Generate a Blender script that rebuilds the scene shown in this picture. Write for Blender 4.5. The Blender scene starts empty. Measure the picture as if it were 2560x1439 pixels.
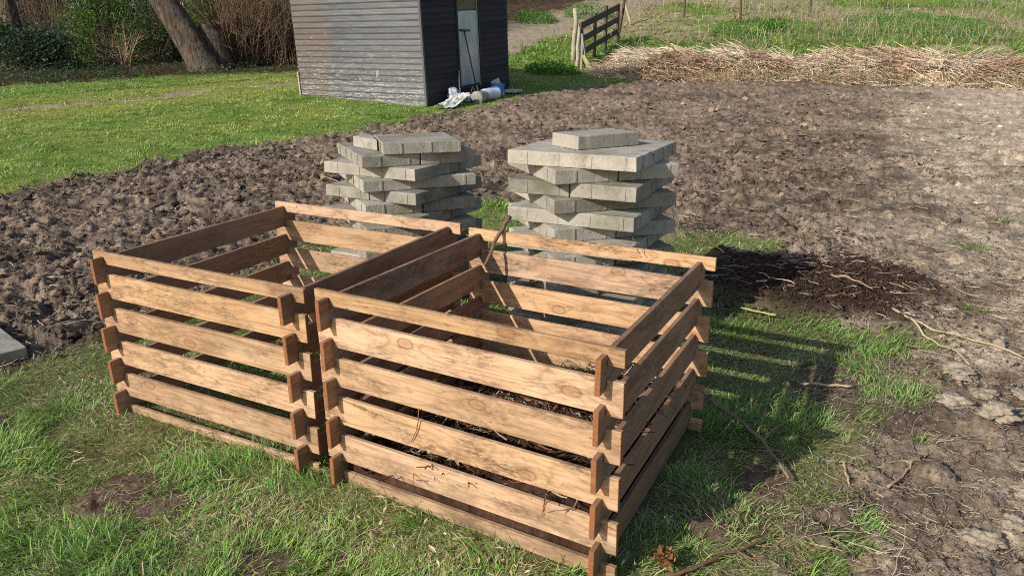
import bpy, bmesh, math, random
import numpy as np
from mathutils import Vector, Matrix
random.seed(7); rng = np.random.default_rng(7)
scn = bpy.context.scene; COL = scn.collection
CX, CY, CZ, PITCH, YAW, ROLL, FPX = 1.5974, -1.4440, 1.3039, -0.31031, 0.54832, -0.00292, 1852.85
V = np.array([-math.sin(YAW), math.cos(YAW)]); RR = np.array([math.cos(YAW), math.sin(YAW)])   # a ground frame: s runs across the plot, u sideways
def su(x, y): return (x-CX)*V[0]+(y-CY)*V[1], (x-CX)*RR[0]+(y-CY)*RR[1]
def xy(s, u): return CX+s*V[0]+u*RR[0], CY+s*V[1]+u*RR[1]

# ------------------------------------------------------------------ noise
def _h(ix, iy, k):
    n = (ix.astype(np.int64)*374761393 + iy.astype(np.int64)*668265263 + k*1274126177) & 0xffffffff
    n = ((n ^ (n >> 13))*1274126177) & 0xffffffff
    n = n ^ (n >> 16)
    return (n & 0xffffff)/float(0xffffff)
def vn(x, y, k=0):
    x = np.asarray(x, float); y = np.asarray(y, float)
    ix = np.floor(x); iy = np.floor(y); fx = x-ix; fy = y-iy
    fx = fx*fx*(3-2*fx); fy = fy*fy*(3-2*fy)
    a = _h(ix, iy, k); b = _h(ix+1, iy, k); c = _h(ix, iy+1, k); d = _h(ix+1, iy+1, k)
    return (a*(1-fx)+b*fx)*(1-fy)+(c*(1-fx)+d*fx)*fy
def fbm(x, y, k=0, o=4, g=.5):
    t = 0; a = 1; n = 0
    for i in range(o):
        t = t+a*vn(x*2**i+17.3*i, y*2**i-9.1*i, k+i*7); n += a; a *= g
    return t/n
def worley(x, y, k=0):
    ix = np.floor(x); iy = np.floor(y); f1 = np.full(np.shape(x), 9.); f2 = f1.copy(); idv = np.zeros(np.shape(x))
    for dx in (-1, 0, 1):
        for dy in (-1, 0, 1):
            cx = ix+dx; cy = iy+dy
            px = cx+_h(cx, cy, k+1); py = cy+_h(cx, cy, k+2)
            d = np.hypot(px-x, py-y)
            f2 = np.where(d < f1, f1, np.minimum(f2, d)); idv = np.where(d < f1, _h(cx, cy, k+3), idv); f1 = np.minimum(f1, d)
    return f1, f2, idv
def ss(a, b, t):
    t = np.clip((t-a)/(b-a), 0, 1); return t*t*(3-2*t)
def sp(t, w): return w*np.logaddexp(0, t/w)

# ------------------------------------------------------------------ regions of the ground
def seg_dist(x, y, pts, closed=False):
    d = np.full(np.shape(x), 1e9); n = len(pts)
    for i in range(n if closed else n-1):
        ax, ay = pts[i]; bx, by = pts[(i+1) % n]; ex, ey = bx-ax, by-ay
        t = np.clip(((x-ax)*ex+(y-ay)*ey)/(ex*ex+ey*ey), 0, 1)
        d = np.minimum(d, np.hypot(x-ax-t*ex, y-ay-t*ey))
    return d
def inside(x, y, pts):
    r = np.zeros(np.shape(x), bool); n = len(pts)
    for i in range(n):
        ax, ay = pts[i]; bx, by = pts[(i+1) % n]
        if ay == by: continue
        c = ((ay > y) != (by > y)) & (x < (bx-ax)*(y-ay)/(by-ay)+ax)
        r ^= c
    return r
def sdp(x, y, pts):
    d = seg_dist(x, y, pts, True); return np.where(inside(x, y, pts), d, -d)
LAWN = np.array([(-6.1,-9),(-6.15,0),(-6.2,1.99),(-6.19,2.51),(-6.25,3.23),(-6.5,4.55),(-6.18,5.42),(-5.95,6.71),(-5.87,8.32),(-5.8,10.56),(-5.67,12.35),(-4.9,14.2),(-4.6,16),(-4.4,40)])
NEAR = [(-1.8,.42),(-1.95,1.4),(-2.3,2.5),(-2.15,3.9),(-1.5,4.2),(-.75,3.3),(-.2,3.62),(.2,3.95),(.62,3.8),(.55,3.2),(.75,2.45),(1.1,2.35),(1.35,2.2),(1.55,2.4),(1.62,1.9),(1.42,1.35),(1.42,.7),(1.36,.3),(1.30,-.2),(1.35,-4),(-9,-4),(-9,-.6),(-2.6,-.35),(-1.75,-.12)]
PEAT = [(.28,3.35),(.75,3.25),(1.0,3.5),(1.42,3.5),(1.6,3.0),(1.42,2.4),(.95,2.3),(.62,2.35),(.3,2.7)]
FAR = np.array([(-12,15.2),(-4.87,15.2),(-1.86,16.75),(0,17.1),(2.4,17.35),(12,19)])
TRACK = [(-13.6,0),(-12.7,5.1),(-12.05,6.85),(-11.6,9.3),(-11.33,10.6),(-11.2,14)]
TRACK2 = [(-11.2,14),(-11.1,17.5),(-11.3,19.6),(-11.2,22.0),(-11.0,24.3),(-11,30)]
WOOD = np.array([(-40,-1),(-16.5,5.5),(-16.45,6.94),(-15.7,8.73),(-14.6,10.6),(-13.3,12.2),(-12.6,15),(-12.6,40)])   # x of the woodland edge against y
def terr(x, y):
    s, u = su(x, y)
    z = .07*sp(s-8, 1.5)+ss(-8, -2, u)*.12*sp(np.minimum(s, 60)-20, 1.0)
    return np.where(s > 60, z-.07*(s-60)*.6, z)
def masks(x, y):
    x = np.asarray(x, float); y = np.asarray(y, float)
    n = (fbm(x*3, y*3, 5)-.5); n2 = (fbm(x*11, y*11, 9, 3)-.5)
    wob = n*.35+n2*.16
    lawn = ss(-.08, .05, np.interp(y, LAWN[:, 1], LAWN[:, 0])-x+wob*2.2)
    near = ss(-.10, .07, sdp(x, y, NEAR)+wob*.8)
    far = ss(-.1, .1, y-np.interp(x, FAR[:, 0], FAR[:, 1])+wob)
    peat = ss(-.12, .12, sdp(x, y, PEAT)+wob*.9)
    tr = (1-ss(.06, .34, seg_dist(x, y, TRACK)+n*.7))*ss(.30, .5, fbm(x*1.5, y*1.5, 7))
    tr2 = 1-ss(1.0, 1.5, seg_dist(x, y, TRACK2)+n)
    wood = ss(-.3, .3, np.interp(y, [-1,5.5,6.94,8.73,10.6,12.2,15,40], [-22,-16.5,-16.45,-15.7,-14.6,-13.3,-12.6,-12.6])-x+n*1.4)
    bare = np.zeros(np.shape(x))
    for bx, by, r in ((-.50,-.37,.12),(-.33,-.36,.06),(.17,-.36,.13),(.0,-.30,.08),(1.22,1.72,.16),(1.28,1.5,.14),(1.2,.72,.07),(1.1,.4,.1),(-1.35,-.35,.09)):
        bare = np.maximum(bare, 1-ss(r*.45, r*1.15, np.hypot((x-bx), (y-by)*1.0)+n*.20+n2*.1))
    # broken edge of the turf on the right of the bins
    rag = ss(1.0, 1.6, x+.0*y)*ss(.42, .58, fbm(x*4, y*4, 31))*(y > -2)*(y < 2.6)
    g = np.maximum(np.maximum(lawn, near*(1-bare*.80)*(1-rag*.8)), far)*(1-peat)
    for bx, by, r in TUFTS: g = np.maximum(g, (1-ss(r*.5, r, np.hypot(x-bx, y-by)+n*.1))*.9)
    g = g*(1-tr*.92)*(1-tr2)*(1-wood)
    return dict(grass=g, lawn=lawn, near=near, far=far, peat=peat, track=np.maximum(tr, tr2), wood=wood, bare=bare)
TUFTS = [(1.56,2.28,.16),(1.40,2.1,.18),(1.53,.64,.07),(1.50,.50,.06),(1.46,.98,.07),(1.72,4.38,.16),(2.1,4.05,.13),(1.62,1.25,.06),(1.42,.36,.10),(1.28,.2,.12),(.46,3.72,.2),(-.2,13.6,.12),(2.3,3.4,.14),(1.35,3.75,.08),(2.6,5.2,.2),(1.9,5.4,.12),(1.75,2.9,.08)]
def gz(x, y, m=None):
    x = np.asarray(x, float); y = np.asarray(y, float)
    if m is None: m = masks(x, y)
    s, u = su(x, y)
    z = terr(x, y)
    soil = (1-m['grass'])*(1-m['wood'])*(1-m['track'])*(1-m['peat'])*(1-((x > -2.46) & (x < -1.80) & (y > -.33) & (y < .20))*.95)
    dry = ss(.7, 2.3, x+.05*y)                                # flatter, trampled, drier soil to the right
    wx = x+.05*(fbm(x*9, y*9, 41)-.5)*2; wy = y+.05*(fbm(x*9, y*9, 43)-.5)*2
    f1, f2, idv = worley(wx*6.5, wy*6.5, 50); g1, g2, idg = worley(wx*17, wy*17, 60)
    rough = .048*(.55-f1)*(.2+1.1*idv)+.044*(.5-g1)*(.3+.9*idg)+.09*(fbm(x*2.2, y*2.2, 70)-.5)+.072*(fbm(x*14, y*14, 72, 4, .65)-.5)-.03*np.abs(fbm(x*7, y*7, 74, 3)-.5)*2
    flat = .016*(fbm(x*3, y*3, 80)-.5)+.012*(fbm(x*17, y*17, 84, 4)-.5)-.010*(1-ss(0, .09, f2-f1))*ss(.45, .6, fbm(x*1.5, y*1.5, 90))+.016*ss(.62, .7, fbm(x*5, y*5, 93, 3))*(.6+.8*idv)
    z = z+soil*(rough*(1-dry*.62)*(1-.85*m['near'])*1.0+(1.9*flat)*np.maximum(dry, m['near']*.35)+.012)
    z = z-.012*m['near']+m['grass']*.02*(fbm(x*5, y*5, 88)-.5)
    z = z+m['peat']*(.045+.05*fbm(x*4, y*4, 97)+.03*(fbm(x*22, y*22, 98)-.5))
    z = z+m['wood']*.08*(fbm(x*2, y*2, 99)-.5)-m['track']*.02+m['lawn']*.03*(fbm(x*1.1, y*1.1, 101)-.5)
    return z

# ------------------------------------------------------------------ mesh helpers
def tag(o, label=None, cat=None, group=None, kind=None):
    if label: o['label'] = label
    if cat: o['category'] = cat
    if group: o['group'] = group
    if kind: o['kind'] = kind
    return o
def link(o, parent=None):
    COL.objects.link(o)
    if parent is not None: o.parent = parent
    return o
def np_mesh(name, verts, loops, totals, mat, col=None, parent=None, smooth=False):
    me = bpy.data.meshes.new(name)
    verts = np.ascontiguousarray(verts, np.float32); loops = np.ascontiguousarray(loops, np.int32); totals = np.ascontiguousarray(totals, np.int32)
    me.vertices.add(len(verts)); me.vertices.foreach_set('co', verts.ravel())
    me.loops.add(len(loops)); me.loops.foreach_set('vertex_index', loops)
    me.polygons.add(len(totals)); st = np.concatenate([[0], np.cumsum(totals)[:-1]]).astype(np.int32)
    me.polygons.foreach_set('loop_start', st); me.polygons.foreach_set('loop_total', totals)
    me.polygons.foreach_set('use_smooth', np.full(len(totals), smooth))
    me.update(calc_edges=True)
    if col is not None:
        a = me.color_attributes.new('Col', 'FLOAT_COLOR', 'POINT')
        c = np.ones((len(verts), 4), np.float32); c[:, :3] = col
        a.data.foreach_set('color', c.ravel())
    me.materials.append(mat)
    return link(bpy.data.objects.new(name, me), parent)
def grid_loops(nr, nc):
    i = np.arange(nr-1)[:, None]*nc+np.arange(nc-1)[None, :]
    return np.stack([i, i+1, i+nc+1, i+nc], -1).reshape(-1), np.full((nr-1)*(nc-1), 4)
def bm_obj(name, bm, mat, parent=None, smooth=False):
    me = bpy.data.meshes.new(name); bmesh.ops.recalc_face_normals(bm, faces=bm.faces[:])
    if smooth:
        for f in bm.faces: f.smooth = True
    bm.to_mesh(me); bm.free(); me.materials.append(mat)
    return link(bpy.data.objects.new(name, me), parent)
def empty(name, loc=(0, 0, 0), label=None, cat=None, group=None):
    o = bpy.data.objects.new(name, None); o.empty_display_size = .2; o.location = loc; COL.objects.link(o)
    return tag(o, label, cat, group)
def bx(bm, c, size, M=None, bev=0):
    g = bmesh.ops.create_cube(bm, size=1); vs = g['verts']
    bmesh.ops.scale(bm, vec=size, verts=vs); bmesh.ops.translate(bm, vec=c, verts=vs)
    if bev:
        es = list({e for v in vs for e in v.link_edges})
        r = bmesh.ops.bevel(bm, geom=es, offset=bev, segments=2, affect='EDGES', profile=.6)
        vs = list({v for f in r['faces'] for v in f.verts} | {v for v in vs if v.is_valid})
    if M is not None: bmesh.ops.transform(bm, matrix=M, verts=vs)
    return vs
def frame(a, b, up=(0, 0, 1)):
    a = Vector(a); x = (Vector(b)-a); L = x.length; x.normalize(); z = Vector(up); z = (z-x*z.dot(x)).normalized(); y = z.cross(x)
    M = Matrix.Identity(4)
    for i in range(3): M[i][0], M[i][1], M[i][2], M[i][3] = x[i], y[i], z[i], a[i]
    return M, L
def bar(bm, a, b, w, h, up=(0, 0, 1), bev=0):
    M, L = frame(a, b, up); bx(bm, (L/2, 0, 0), (L, w, h), M, bev)
def blades(P, L, W, yaw, lean, bend, col, tipcol=None, rows=(0, .45, .8)):
    N = len(P); d = np.stack([np.cos(yaw), np.sin(yaw), 0*yaw], 1); ty = yaw+np.pi/2+rng.uniform(-.9, .9, N)
    side = np.stack([np.cos(ty), np.sin(ty), 0*ty], 1)*(W/2)[:, None]
    out = []; cc = []; tipcol = col if tipcol is None else tipcol
    nr = len(rows)
    for i, t in enumerate(list(rows)+[1.0]):
        h = (lean*t+bend*t*t); zz = t*np.sqrt(np.clip(1-(.8*h/max(t, .01))**2, .06, 1)) if t > 0 else 0*h
        c = P+d*(L*h)[:, None]; c[:, 2] += L*zz
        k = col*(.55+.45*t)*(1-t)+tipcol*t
        if i < nr:
            w = 1-.25*t
            out += [c-side*w, c+side*w]; cc += [k, k]
        else: out.append(c); cc.append(k)
    v = np.stack(out, 1).reshape(-1, 3); c = np.stack(cc, 1).reshape(-1, 3); K = 2*nr+1
    f = []
    for i in range(nr-1): f += [2*i, 2*i+1, 2*i+3, 2*i+2]
    f += [2*nr-2, 2*nr-1, 2*nr]
    l = (np.arange(N)[:, None]*K+np.array(f)[None, :]).ravel(); t = np.tile([4]*(nr-1)+[3], N)
    return v, l, t, c
def tubes(path, rad, sides=4, col=None, cap=False):
    N, K, _ = path.shape
    d = np.gradient(path, axis=1); d /= np.linalg.norm(d, axis=2, keepdims=True)+1e-9
    ref = np.where(np.abs(d[:, :1, 2:3]) > .8, np.array([1., 0, 0]), np.array([0, 0, 1.])); ref = np.broadcast_to(ref, d.shape)
    a = np.cross(d, ref); a /= np.linalg.norm(a, axis=2, keepdims=True)+1e-9; b = np.cross(d, a)
    th = np.arange(sides)*2*np.pi/sides
    v = path[:, :, None, :]+rad[:, :, None, None]*(np.cos(th)[None, None, :, None]*a[:, :, None, :]+np.sin(th)[None, None, :, None]*b[:, :, None, :])
    base = np.arange(N)[:, None, None]*K*sides; r = np.arange(K-1)[None, :, None]*sides; j = np.arange(sides)[None, None, :]; j2 = (j+1) % sides
    l = np.stack([base+r+j, base+r+j2, base+r+sides+j2, base+r+sides+j], -1).reshape(-1)
    t = np.full(N*(K-1)*sides, 4)
    if cap:
        capl = np.concatenate([(np.arange(N)[:, None]*K*sides+np.arange(sides)[None, ::-1]).reshape(-1), (np.arange(N)[:, None]*K*sides+(K-1)*sides+np.arange(sides)[None, :]).reshape(-1)])
        l = np.concatenate([l, capl]); t = np.concatenate([t, np.full(2*N, sides)])
    c = None
    if col is not None: c = np.repeat(col, K*sides, axis=0)
    return v.reshape(-1, 3), l, t, c
def leaves(P, size, col, upness=.3, aspect=.5):
    N = len(P); n = rng.normal(size=(N, 3)); n[:, 2] += upness*2; n /= np.linalg.norm(n, axis=1, keepdims=True)
    a = np.cross(n, rng.normal(size=(N, 3))); a /= np.linalg.norm(a, axis=1, keepdims=True); b = np.cross(n, a)
    s = size[:, None]
    v = np.stack([P-a*s*.5, P+b*s*aspect*.5+n*s*.08, P+a*s*.55, P-b*s*aspect*.5+n*s*.08], 1).reshape(-1, 3)
    return v, np.arange(4*N), np.full(N, 4), np.repeat(col, 4, axis=0)
def merge(parts):
    vs, ls, ts, cs = [], [], [], []; o = 0
    for v, l, t, c in parts:
        vs.append(v); ls.append(np.asarray(l)+o); ts.append(t); cs.append(c); o += len(v)
    return np.concatenate(vs), np.concatenate(ls), np.concatenate(ts), np.concatenate(cs)
def cjit(base, N, j=.15, hue=.08):
    base = np.asarray(base, float); k = rng.normal(1, j, (N, 1)).clip(.5, 1.7)
    return np.clip(base[None, :]*k*rng.normal(1, hue, (N, 3)), .003, .95)
def wander(P, yaw, L, K=5, curl=.5, rise=0.0, droop=0.0):
    """curved paths starting at P"""
    N = len(P); out = np.zeros((N, K, 3)); out[:, 0] = P; a = yaw.copy(); da = rng.normal(0, curl, N); el = np.zeros(N)+rise
    for k in range(1, K):
        st = (L/(K-1))
        out[:, k] = out[:, k-1]+np.stack([np.cos(a)*np.cos(el), np.sin(a)*np.cos(el), np.sin(el)], 1)*st[:, None]
        a = a+da/K+rng.normal(0, curl*.5, N); el = el-droop/K+rng.normal(0, curl*.15, N)
    return out

# ------------------------------------------------------------------ materials
def new_mat(name):
    m = bpy.data.materials.new(name); m.use_nodes = True; nt = m.node_tree; nt.nodes.clear()
    return m, nt
class NT:
    def __init__(s, nt): s.t = nt
    def n(s, typ, ins=None, **kw):
        o = s.t.nodes.new(typ)
        for k, v in kw.items(): setattr(o, k, v)
        for k, v in (ins or {}).items():
            i = o.inputs[k]
            if isinstance(v, bpy.types.NodeSocket): s.t.links.new(v, i)
            else: i.default_value = v
        return o
    def math(s, op, a, b=0.0, c=0.0, clamp=False):
        o = s.n('ShaderNodeMath', operation=op, use_clamp=clamp)
        for i, v in enumerate((a, b, c)):
            if isinstance(v, bpy.types.NodeSocket): s.t.links.new(v, o.inputs[i])
            else: o.inputs[i].default_value = v
        return o.outputs[0]
    def mix(s, f, a, b, blend='MIX'):
        o = s.n('ShaderNodeMix', data_type='RGBA', blend_type=blend, clamp_factor=True)
        for i, v in ((0, f), (6, a), (7, b)):
            if isinstance(v, bpy.types.NodeSocket): s.t.links.new(v, o.inputs[i])
            elif i == 0: o.inputs[0].default_value = v
            else: o.inputs[i].default_value = (*v, 1) if len(v) == 3 else v
        return o.outputs[2]
    def noise(s, vec, scale, detail=4, rough=.55, dist=0):
        return s.n('ShaderNodeTexNoise', {'Vector': vec, 'Scale': scale, 'Detail': detail, 'Roughness': rough, 'Distortion': dist}).outputs[0]
    def mapr(s, v, a, b, c=0.0, d=1.0):
        return s.n('ShaderNodeMapRange', {'Value': v, 'From Min': a, 'From Max': b, 'To Min': c, 'To Max': d}).outputs[0]
    def scale(s, v, sc, add=None):
        o = s.n('ShaderNodeVectorMath', {0: v, 1: sc}, operation='MULTIPLY').outputs[0]
        return o if add is None else s.n('ShaderNodeVectorMath', {0: o, 1: add}, operation='ADD').outputs[0]
    def out(s, sh): s.n('ShaderNodeOutputMaterial', {'Surface': sh})
    def pbr(s, col, rough=.8, bump=None, bs=.3, bd=.01, spec=.3):
        ins = {'Base Color': col if isinstance(col, bpy.types.NodeSocket) else (*col, 1), 'Roughness': rough, 'Specular IOR Level': spec}
        if bump is not None: ins['Normal'] = s.n('ShaderNodeBump', {'Height': bump, 'Strength': bs, 'Distance': bd}).outputs[0]
        return s.n('ShaderNodeBsdfPrincipled', ins).outputs[0]

def mat_vcol(name, rough=.85, transl=0.0, noise=0, bump=0, nscale=60, spec=.25):
    m, nt = new_mat(name); N = NT(nt)
    c = N.n('ShaderNodeAttribute', attribute_name='Col').outputs[0]; b = None
    if noise:
        tc = N.n('ShaderNodeTexCoord').outputs['Object']
        a = N.noise(tc, nscale, 6, .65); c = N.mix(1, c, N.mix(N.mapr(a, .3, .7), (1-noise,)*3, (1+noise,)*3), 'MULTIPLY')
        b = a
    sh = N.pbr(c, rough, b if bump else None, .8, bump or .01, spec)
    if transl:
        tr = N.n('ShaderNodeBsdfTranslucent', {'Color': c}).outputs[0]
        sh = N.n('ShaderNodeMixShader', {0: transl, 1: sh, 2: tr}).outputs[0]
    N.out(sh); return m
M_GROUND = mat_vcol('ground_soil_and_turf', .95, 0, .5, .02, 42, .1)
M_CLOD = mat_vcol('clod_soil', .95, 0, .38, .014, 60, .1)
M_GRASS = mat_vcol('grass_blade', .6, .38, spec=.35)
M_LEAF = mat_vcol('leaf', .5, .3, spec=.3)
M_STRAW = mat_vcol('dry_straw', .7, .15, spec=.3)
M_TWIG = mat_vcol('twig_bark', .85)

def mat_wood(name, light, dark, endc, grey=.25):
    m, nt = new_mat(name); N = NT(nt)
    tc = N.n('ShaderNodeTexCoord').outputs['Object']; rnd = N.n('ShaderNodeObjectInfo').outputs['Random']
    off = N.n('ShaderNodeCombineXYZ', {'X': N.math('MULTIPLY', rnd, 57.0), 'Y': N.math('MULTIPLY', rnd, 31.0), 'Z': N.math('MULTIPLY', rnd, 83.0)}).outputs[0]
    P = N.n('ShaderNodeVectorMath', {0: tc, 1: off}, operation='ADD').outputs[0]
    # knots
    sp_ = N.n('ShaderNodeSeparateXYZ', {0: P})
    P2 = N.n('ShaderNodeCombineXYZ', {'X': N.math('MULTIPLY', sp_.outputs[0], 4.3), 'Y': N.math('MULTIPLY', sp_.outputs[2], 8.0)}).outputs[0]
    vor = N.n('ShaderNodeTexVoronoi', {'Vector': P2, 'Scale': 1.0, 'Randomness': 1.0}, voronoi_dimensions='2D')
    kd = vor.outputs['Distance']; kc = N.n('ShaderNodeSeparateColor', {0: vor.outputs['Color']}).outputs[0]
    has = N.math('GREATER_THAN', kc, .70)
    knot = N.math('MULTIPLY', N.mapr(kd, .12, .04), has, clamp=True)
    kring = N.math('MULTIPLY', N.mapr(kd, .55, .0), has, clamp=True)
    n1 = N.noise(N.scale(P, (.75, 2.5, 8.5)), 1.0, 2, .4, .25)
    ringv = N.math('ADD', N.math('MULTIPLY', n1, 11.0), N.math('MULTIPLY', kring, 2.0))
    fr = N.math('PINGPONG', ringv, .5)
    lines = N.mapr(N.math('ADD', fr, N.math('MULTIPLY', N.noise(N.scale(P, (14, 60, 160)), 1.0, 3), .16)), .24, .08)
    fine = N.noise(N.scale(P, (7, 60, 150)), 1.0, 5, .7)
    tone = N.noise(N.scale(P, (3.0, 3, 9)), 1.0, 4, .6, .4)
    c = N.mix(N.mapr(tone, .3, .7), light, tuple(a*.55+b*.45 for a, b in zip(light, dark)))
    c = N.mix(N.math('MULTIPLY', lines, .32), c, dark)
    c = N.mix(N.math('MULTIPLY', N.mapr(fr, .5, .0), .14), c, dark)
    c = N.mix(N.mapr(fine, .45, .68, 0, .5), c, dark)
    # each board its own tone
    hs = N.n('ShaderNodeHueSaturation', {'Hue': N.math('ADD', .4985, N.math('MULTIPLY', rnd, .003)), 'Saturation': N.math('ADD', .84, N.math('MULTIPLY', rnd, .16)), 'Value': N.math('ADD', .70, N.math('MULTIPLY', N.math('FRACT', N.math('MULTIPLY', rnd, 7.3)), .40)), 'Color': c}).outputs[0]
    c = hs
    # weather stains, mould specks, grey bloom
    st = N.noise(N.scale(P, (4.5, 4, 13)), 1.0, 6, .66, .5)
    st2 = N.noise(N.scale(P, (36, 40, 120)), 1.0, 5, .7)
    sm = N.math('MULTIPLY', N.math('MULTIPLY', N.mapr(st, .45, .60), N.math('ADD', .5, N.math('MULTIPLY', N.math('FRACT', N.math('MULTIPLY', rnd, 13.7)), .55))), N.mapr(st2, .36, .60), clamp=True)
    c = N.mix(N.math('MULTIPLY', sm, .85), c, (.10, .062, .035))
    sp2 = N.math('MULTIPLY', N.mapr(N.noise(N.scale(P, (38, 40, 120)), 1.0, 4, .75), .58, .64), N.mapr(N.noise(P, 6.0, 3), .42, .6), clamp=True)
    c = N.mix(N.math('MULTIPLY', sp2, .75), c, (.07, .05, .035))
    gr = N.mapr(N.noise(N.scale(P, (5, 3, 9)), 1.3, 5, .7), .52, .72)
    c = N.mix(N.math('MULTIPLY', gr, grey), c, (.47, .42, .33))
    c = N.mix(N.math('MULTIPLY', N.mapr(N.math('ABSOLUTE', N.math('SUBTRACT', kd, .115)), .035, .0), N.math('MULTIPLY', has, .6)), c, (.16, .075, .03))
    c = N.mix(N.math('MULTIPLY', knot, .5), c, (.30, .15, .07))
    pz = N.n('ShaderNodeSeparateXYZ', {0: N.n('ShaderNodeNewGeometry').outputs['Position']}).outputs[2]
    mud = N.math('MULTIPLY', N.mapr(pz, .26, .02), N.mapr(N.noise(N.scale(P, (9, 9, 22)), 1.0, 6, .7), .44, .62), clamp=True)
    c = N.mix(N.math('MULTIPLY', mud, .6), c, (.17, .12, .075))
    # sawn ends and top edges keep the rusty stain
    geo = N.n('ShaderNodeNewGeometry').outputs['True Normal']
    nl = N.n('ShaderNodeVectorTransform', {0: geo}, vector_type='NORMAL', convert_from='WORLD', convert_to='OBJECT').outputs[0]
    sx = N.n('ShaderNodeSeparateXYZ', {0: nl})
    en = N.mapr(N.math('ABSOLUTE', sx.outputs[0]), .6, .9)
    enc = N.mix(N.noise(P, 120.0, 3), tuple(a*.45 for a in endc), tuple(min(1, a*1.5) for a in endc))
    c = N.mix(N.math('MULTIPLY', en, .92), c, enc)
    hgt = N.math('SUBTRACT', N.math('MULTIPLY', fine, .6), N.math('MULTIPLY', N.math('ADD', lines, knot), .35))
    N.out(N.pbr(c, .72, hgt, .5, .0025, .25)); return m
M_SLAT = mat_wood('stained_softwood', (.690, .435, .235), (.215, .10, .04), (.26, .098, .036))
M_SLATY = mat_wood('stained_softwood_shaded', (.47, .265, .145), (.19, .09, .045), (.26, .098, .036), .10)  # side boards: same wood, their shade put into a darker colour

def mat_concrete(name, base, dark, mossy=.35):
    m, nt = new_mat(name); N = NT(nt)
    tc = N.n('ShaderNodeTexCoord').outputs['Object']; rnd = N.n('ShaderNodeObjectInfo').outputs['Random']
    off = N.n('ShaderNodeCombineXYZ', {'X': N.math('MULTIPLY', rnd, 40.0), 'Y': N.math('MULTIPLY', rnd, 23.0)}).outputs[0]
    P = N.n('ShaderNodeVectorMath', {0: tc, 1: off}, operation='ADD').outputs[0]
    c = N.mix(N.mapr(N.noise(P, 7, 6, .65), .3, .7), base, dark)
    c = N.mix(N.mapr(N.noise(P, 160, 3, .6), .52, .7, 0, .28), c, tuple(a*.5 for a in dark))
    c = N.mix(N.mapr(N.noise(P, 110, 2, .5), .68, .73, 0, .6), c, (.62, .60, .54))
    c = N.mix(N.mapr(N.noise(P, 3.6, 6, .75), .50, .66, 0, mossy), c, (.13, .13, .07))
    c = N.mix(1, c, N.mix(rnd, (.66, .65, .62), (1.12, 1.11, 1.07)), 'MULTIPLY')
    b = N.math('ADD', N.noise(P, 120, 5, .7), N.math('MULTIPLY', N.mapr(N.noise(P, 45, 2), .60, .68), -.9))
    N.out(N.pbr(c, .9, b, .5, .003, .2)); return m
M_CONC = mat_concrete('paving_concrete', (.46, .435, .385), (.30, .28, .245), .6)
M_CONCW = mat_concrete('pale_concrete', (.56, .53, .47), (.42, .39, .34), .1)
def mat_plain(name, col, rough=.6, var=.15, sc=20, metal=0, spec=.4):
    m, nt = new_mat(name); N = NT(nt); tc = N.n('ShaderNodeTexCoord').outputs['Object']
    n = N.noise(tc, sc, 5, .6)
    c = N.mix(N.mapr(n, .3, .7), tuple(a*(1-var) for a in col), tuple(min(1, a*(1+var)) for a in col))
    sh = N.n('ShaderNodeBsdfPrincipled', {'Base Color': c, 'Roughness': rough, 'Metallic': metal, 'Specular IOR Level': spec, 'Normal': N.n('ShaderNodeBump', {'Height': n, 'Strength': .3, 'Distance': .005}).outputs[0]}).outputs[0]
    N.out(sh); return m

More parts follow.
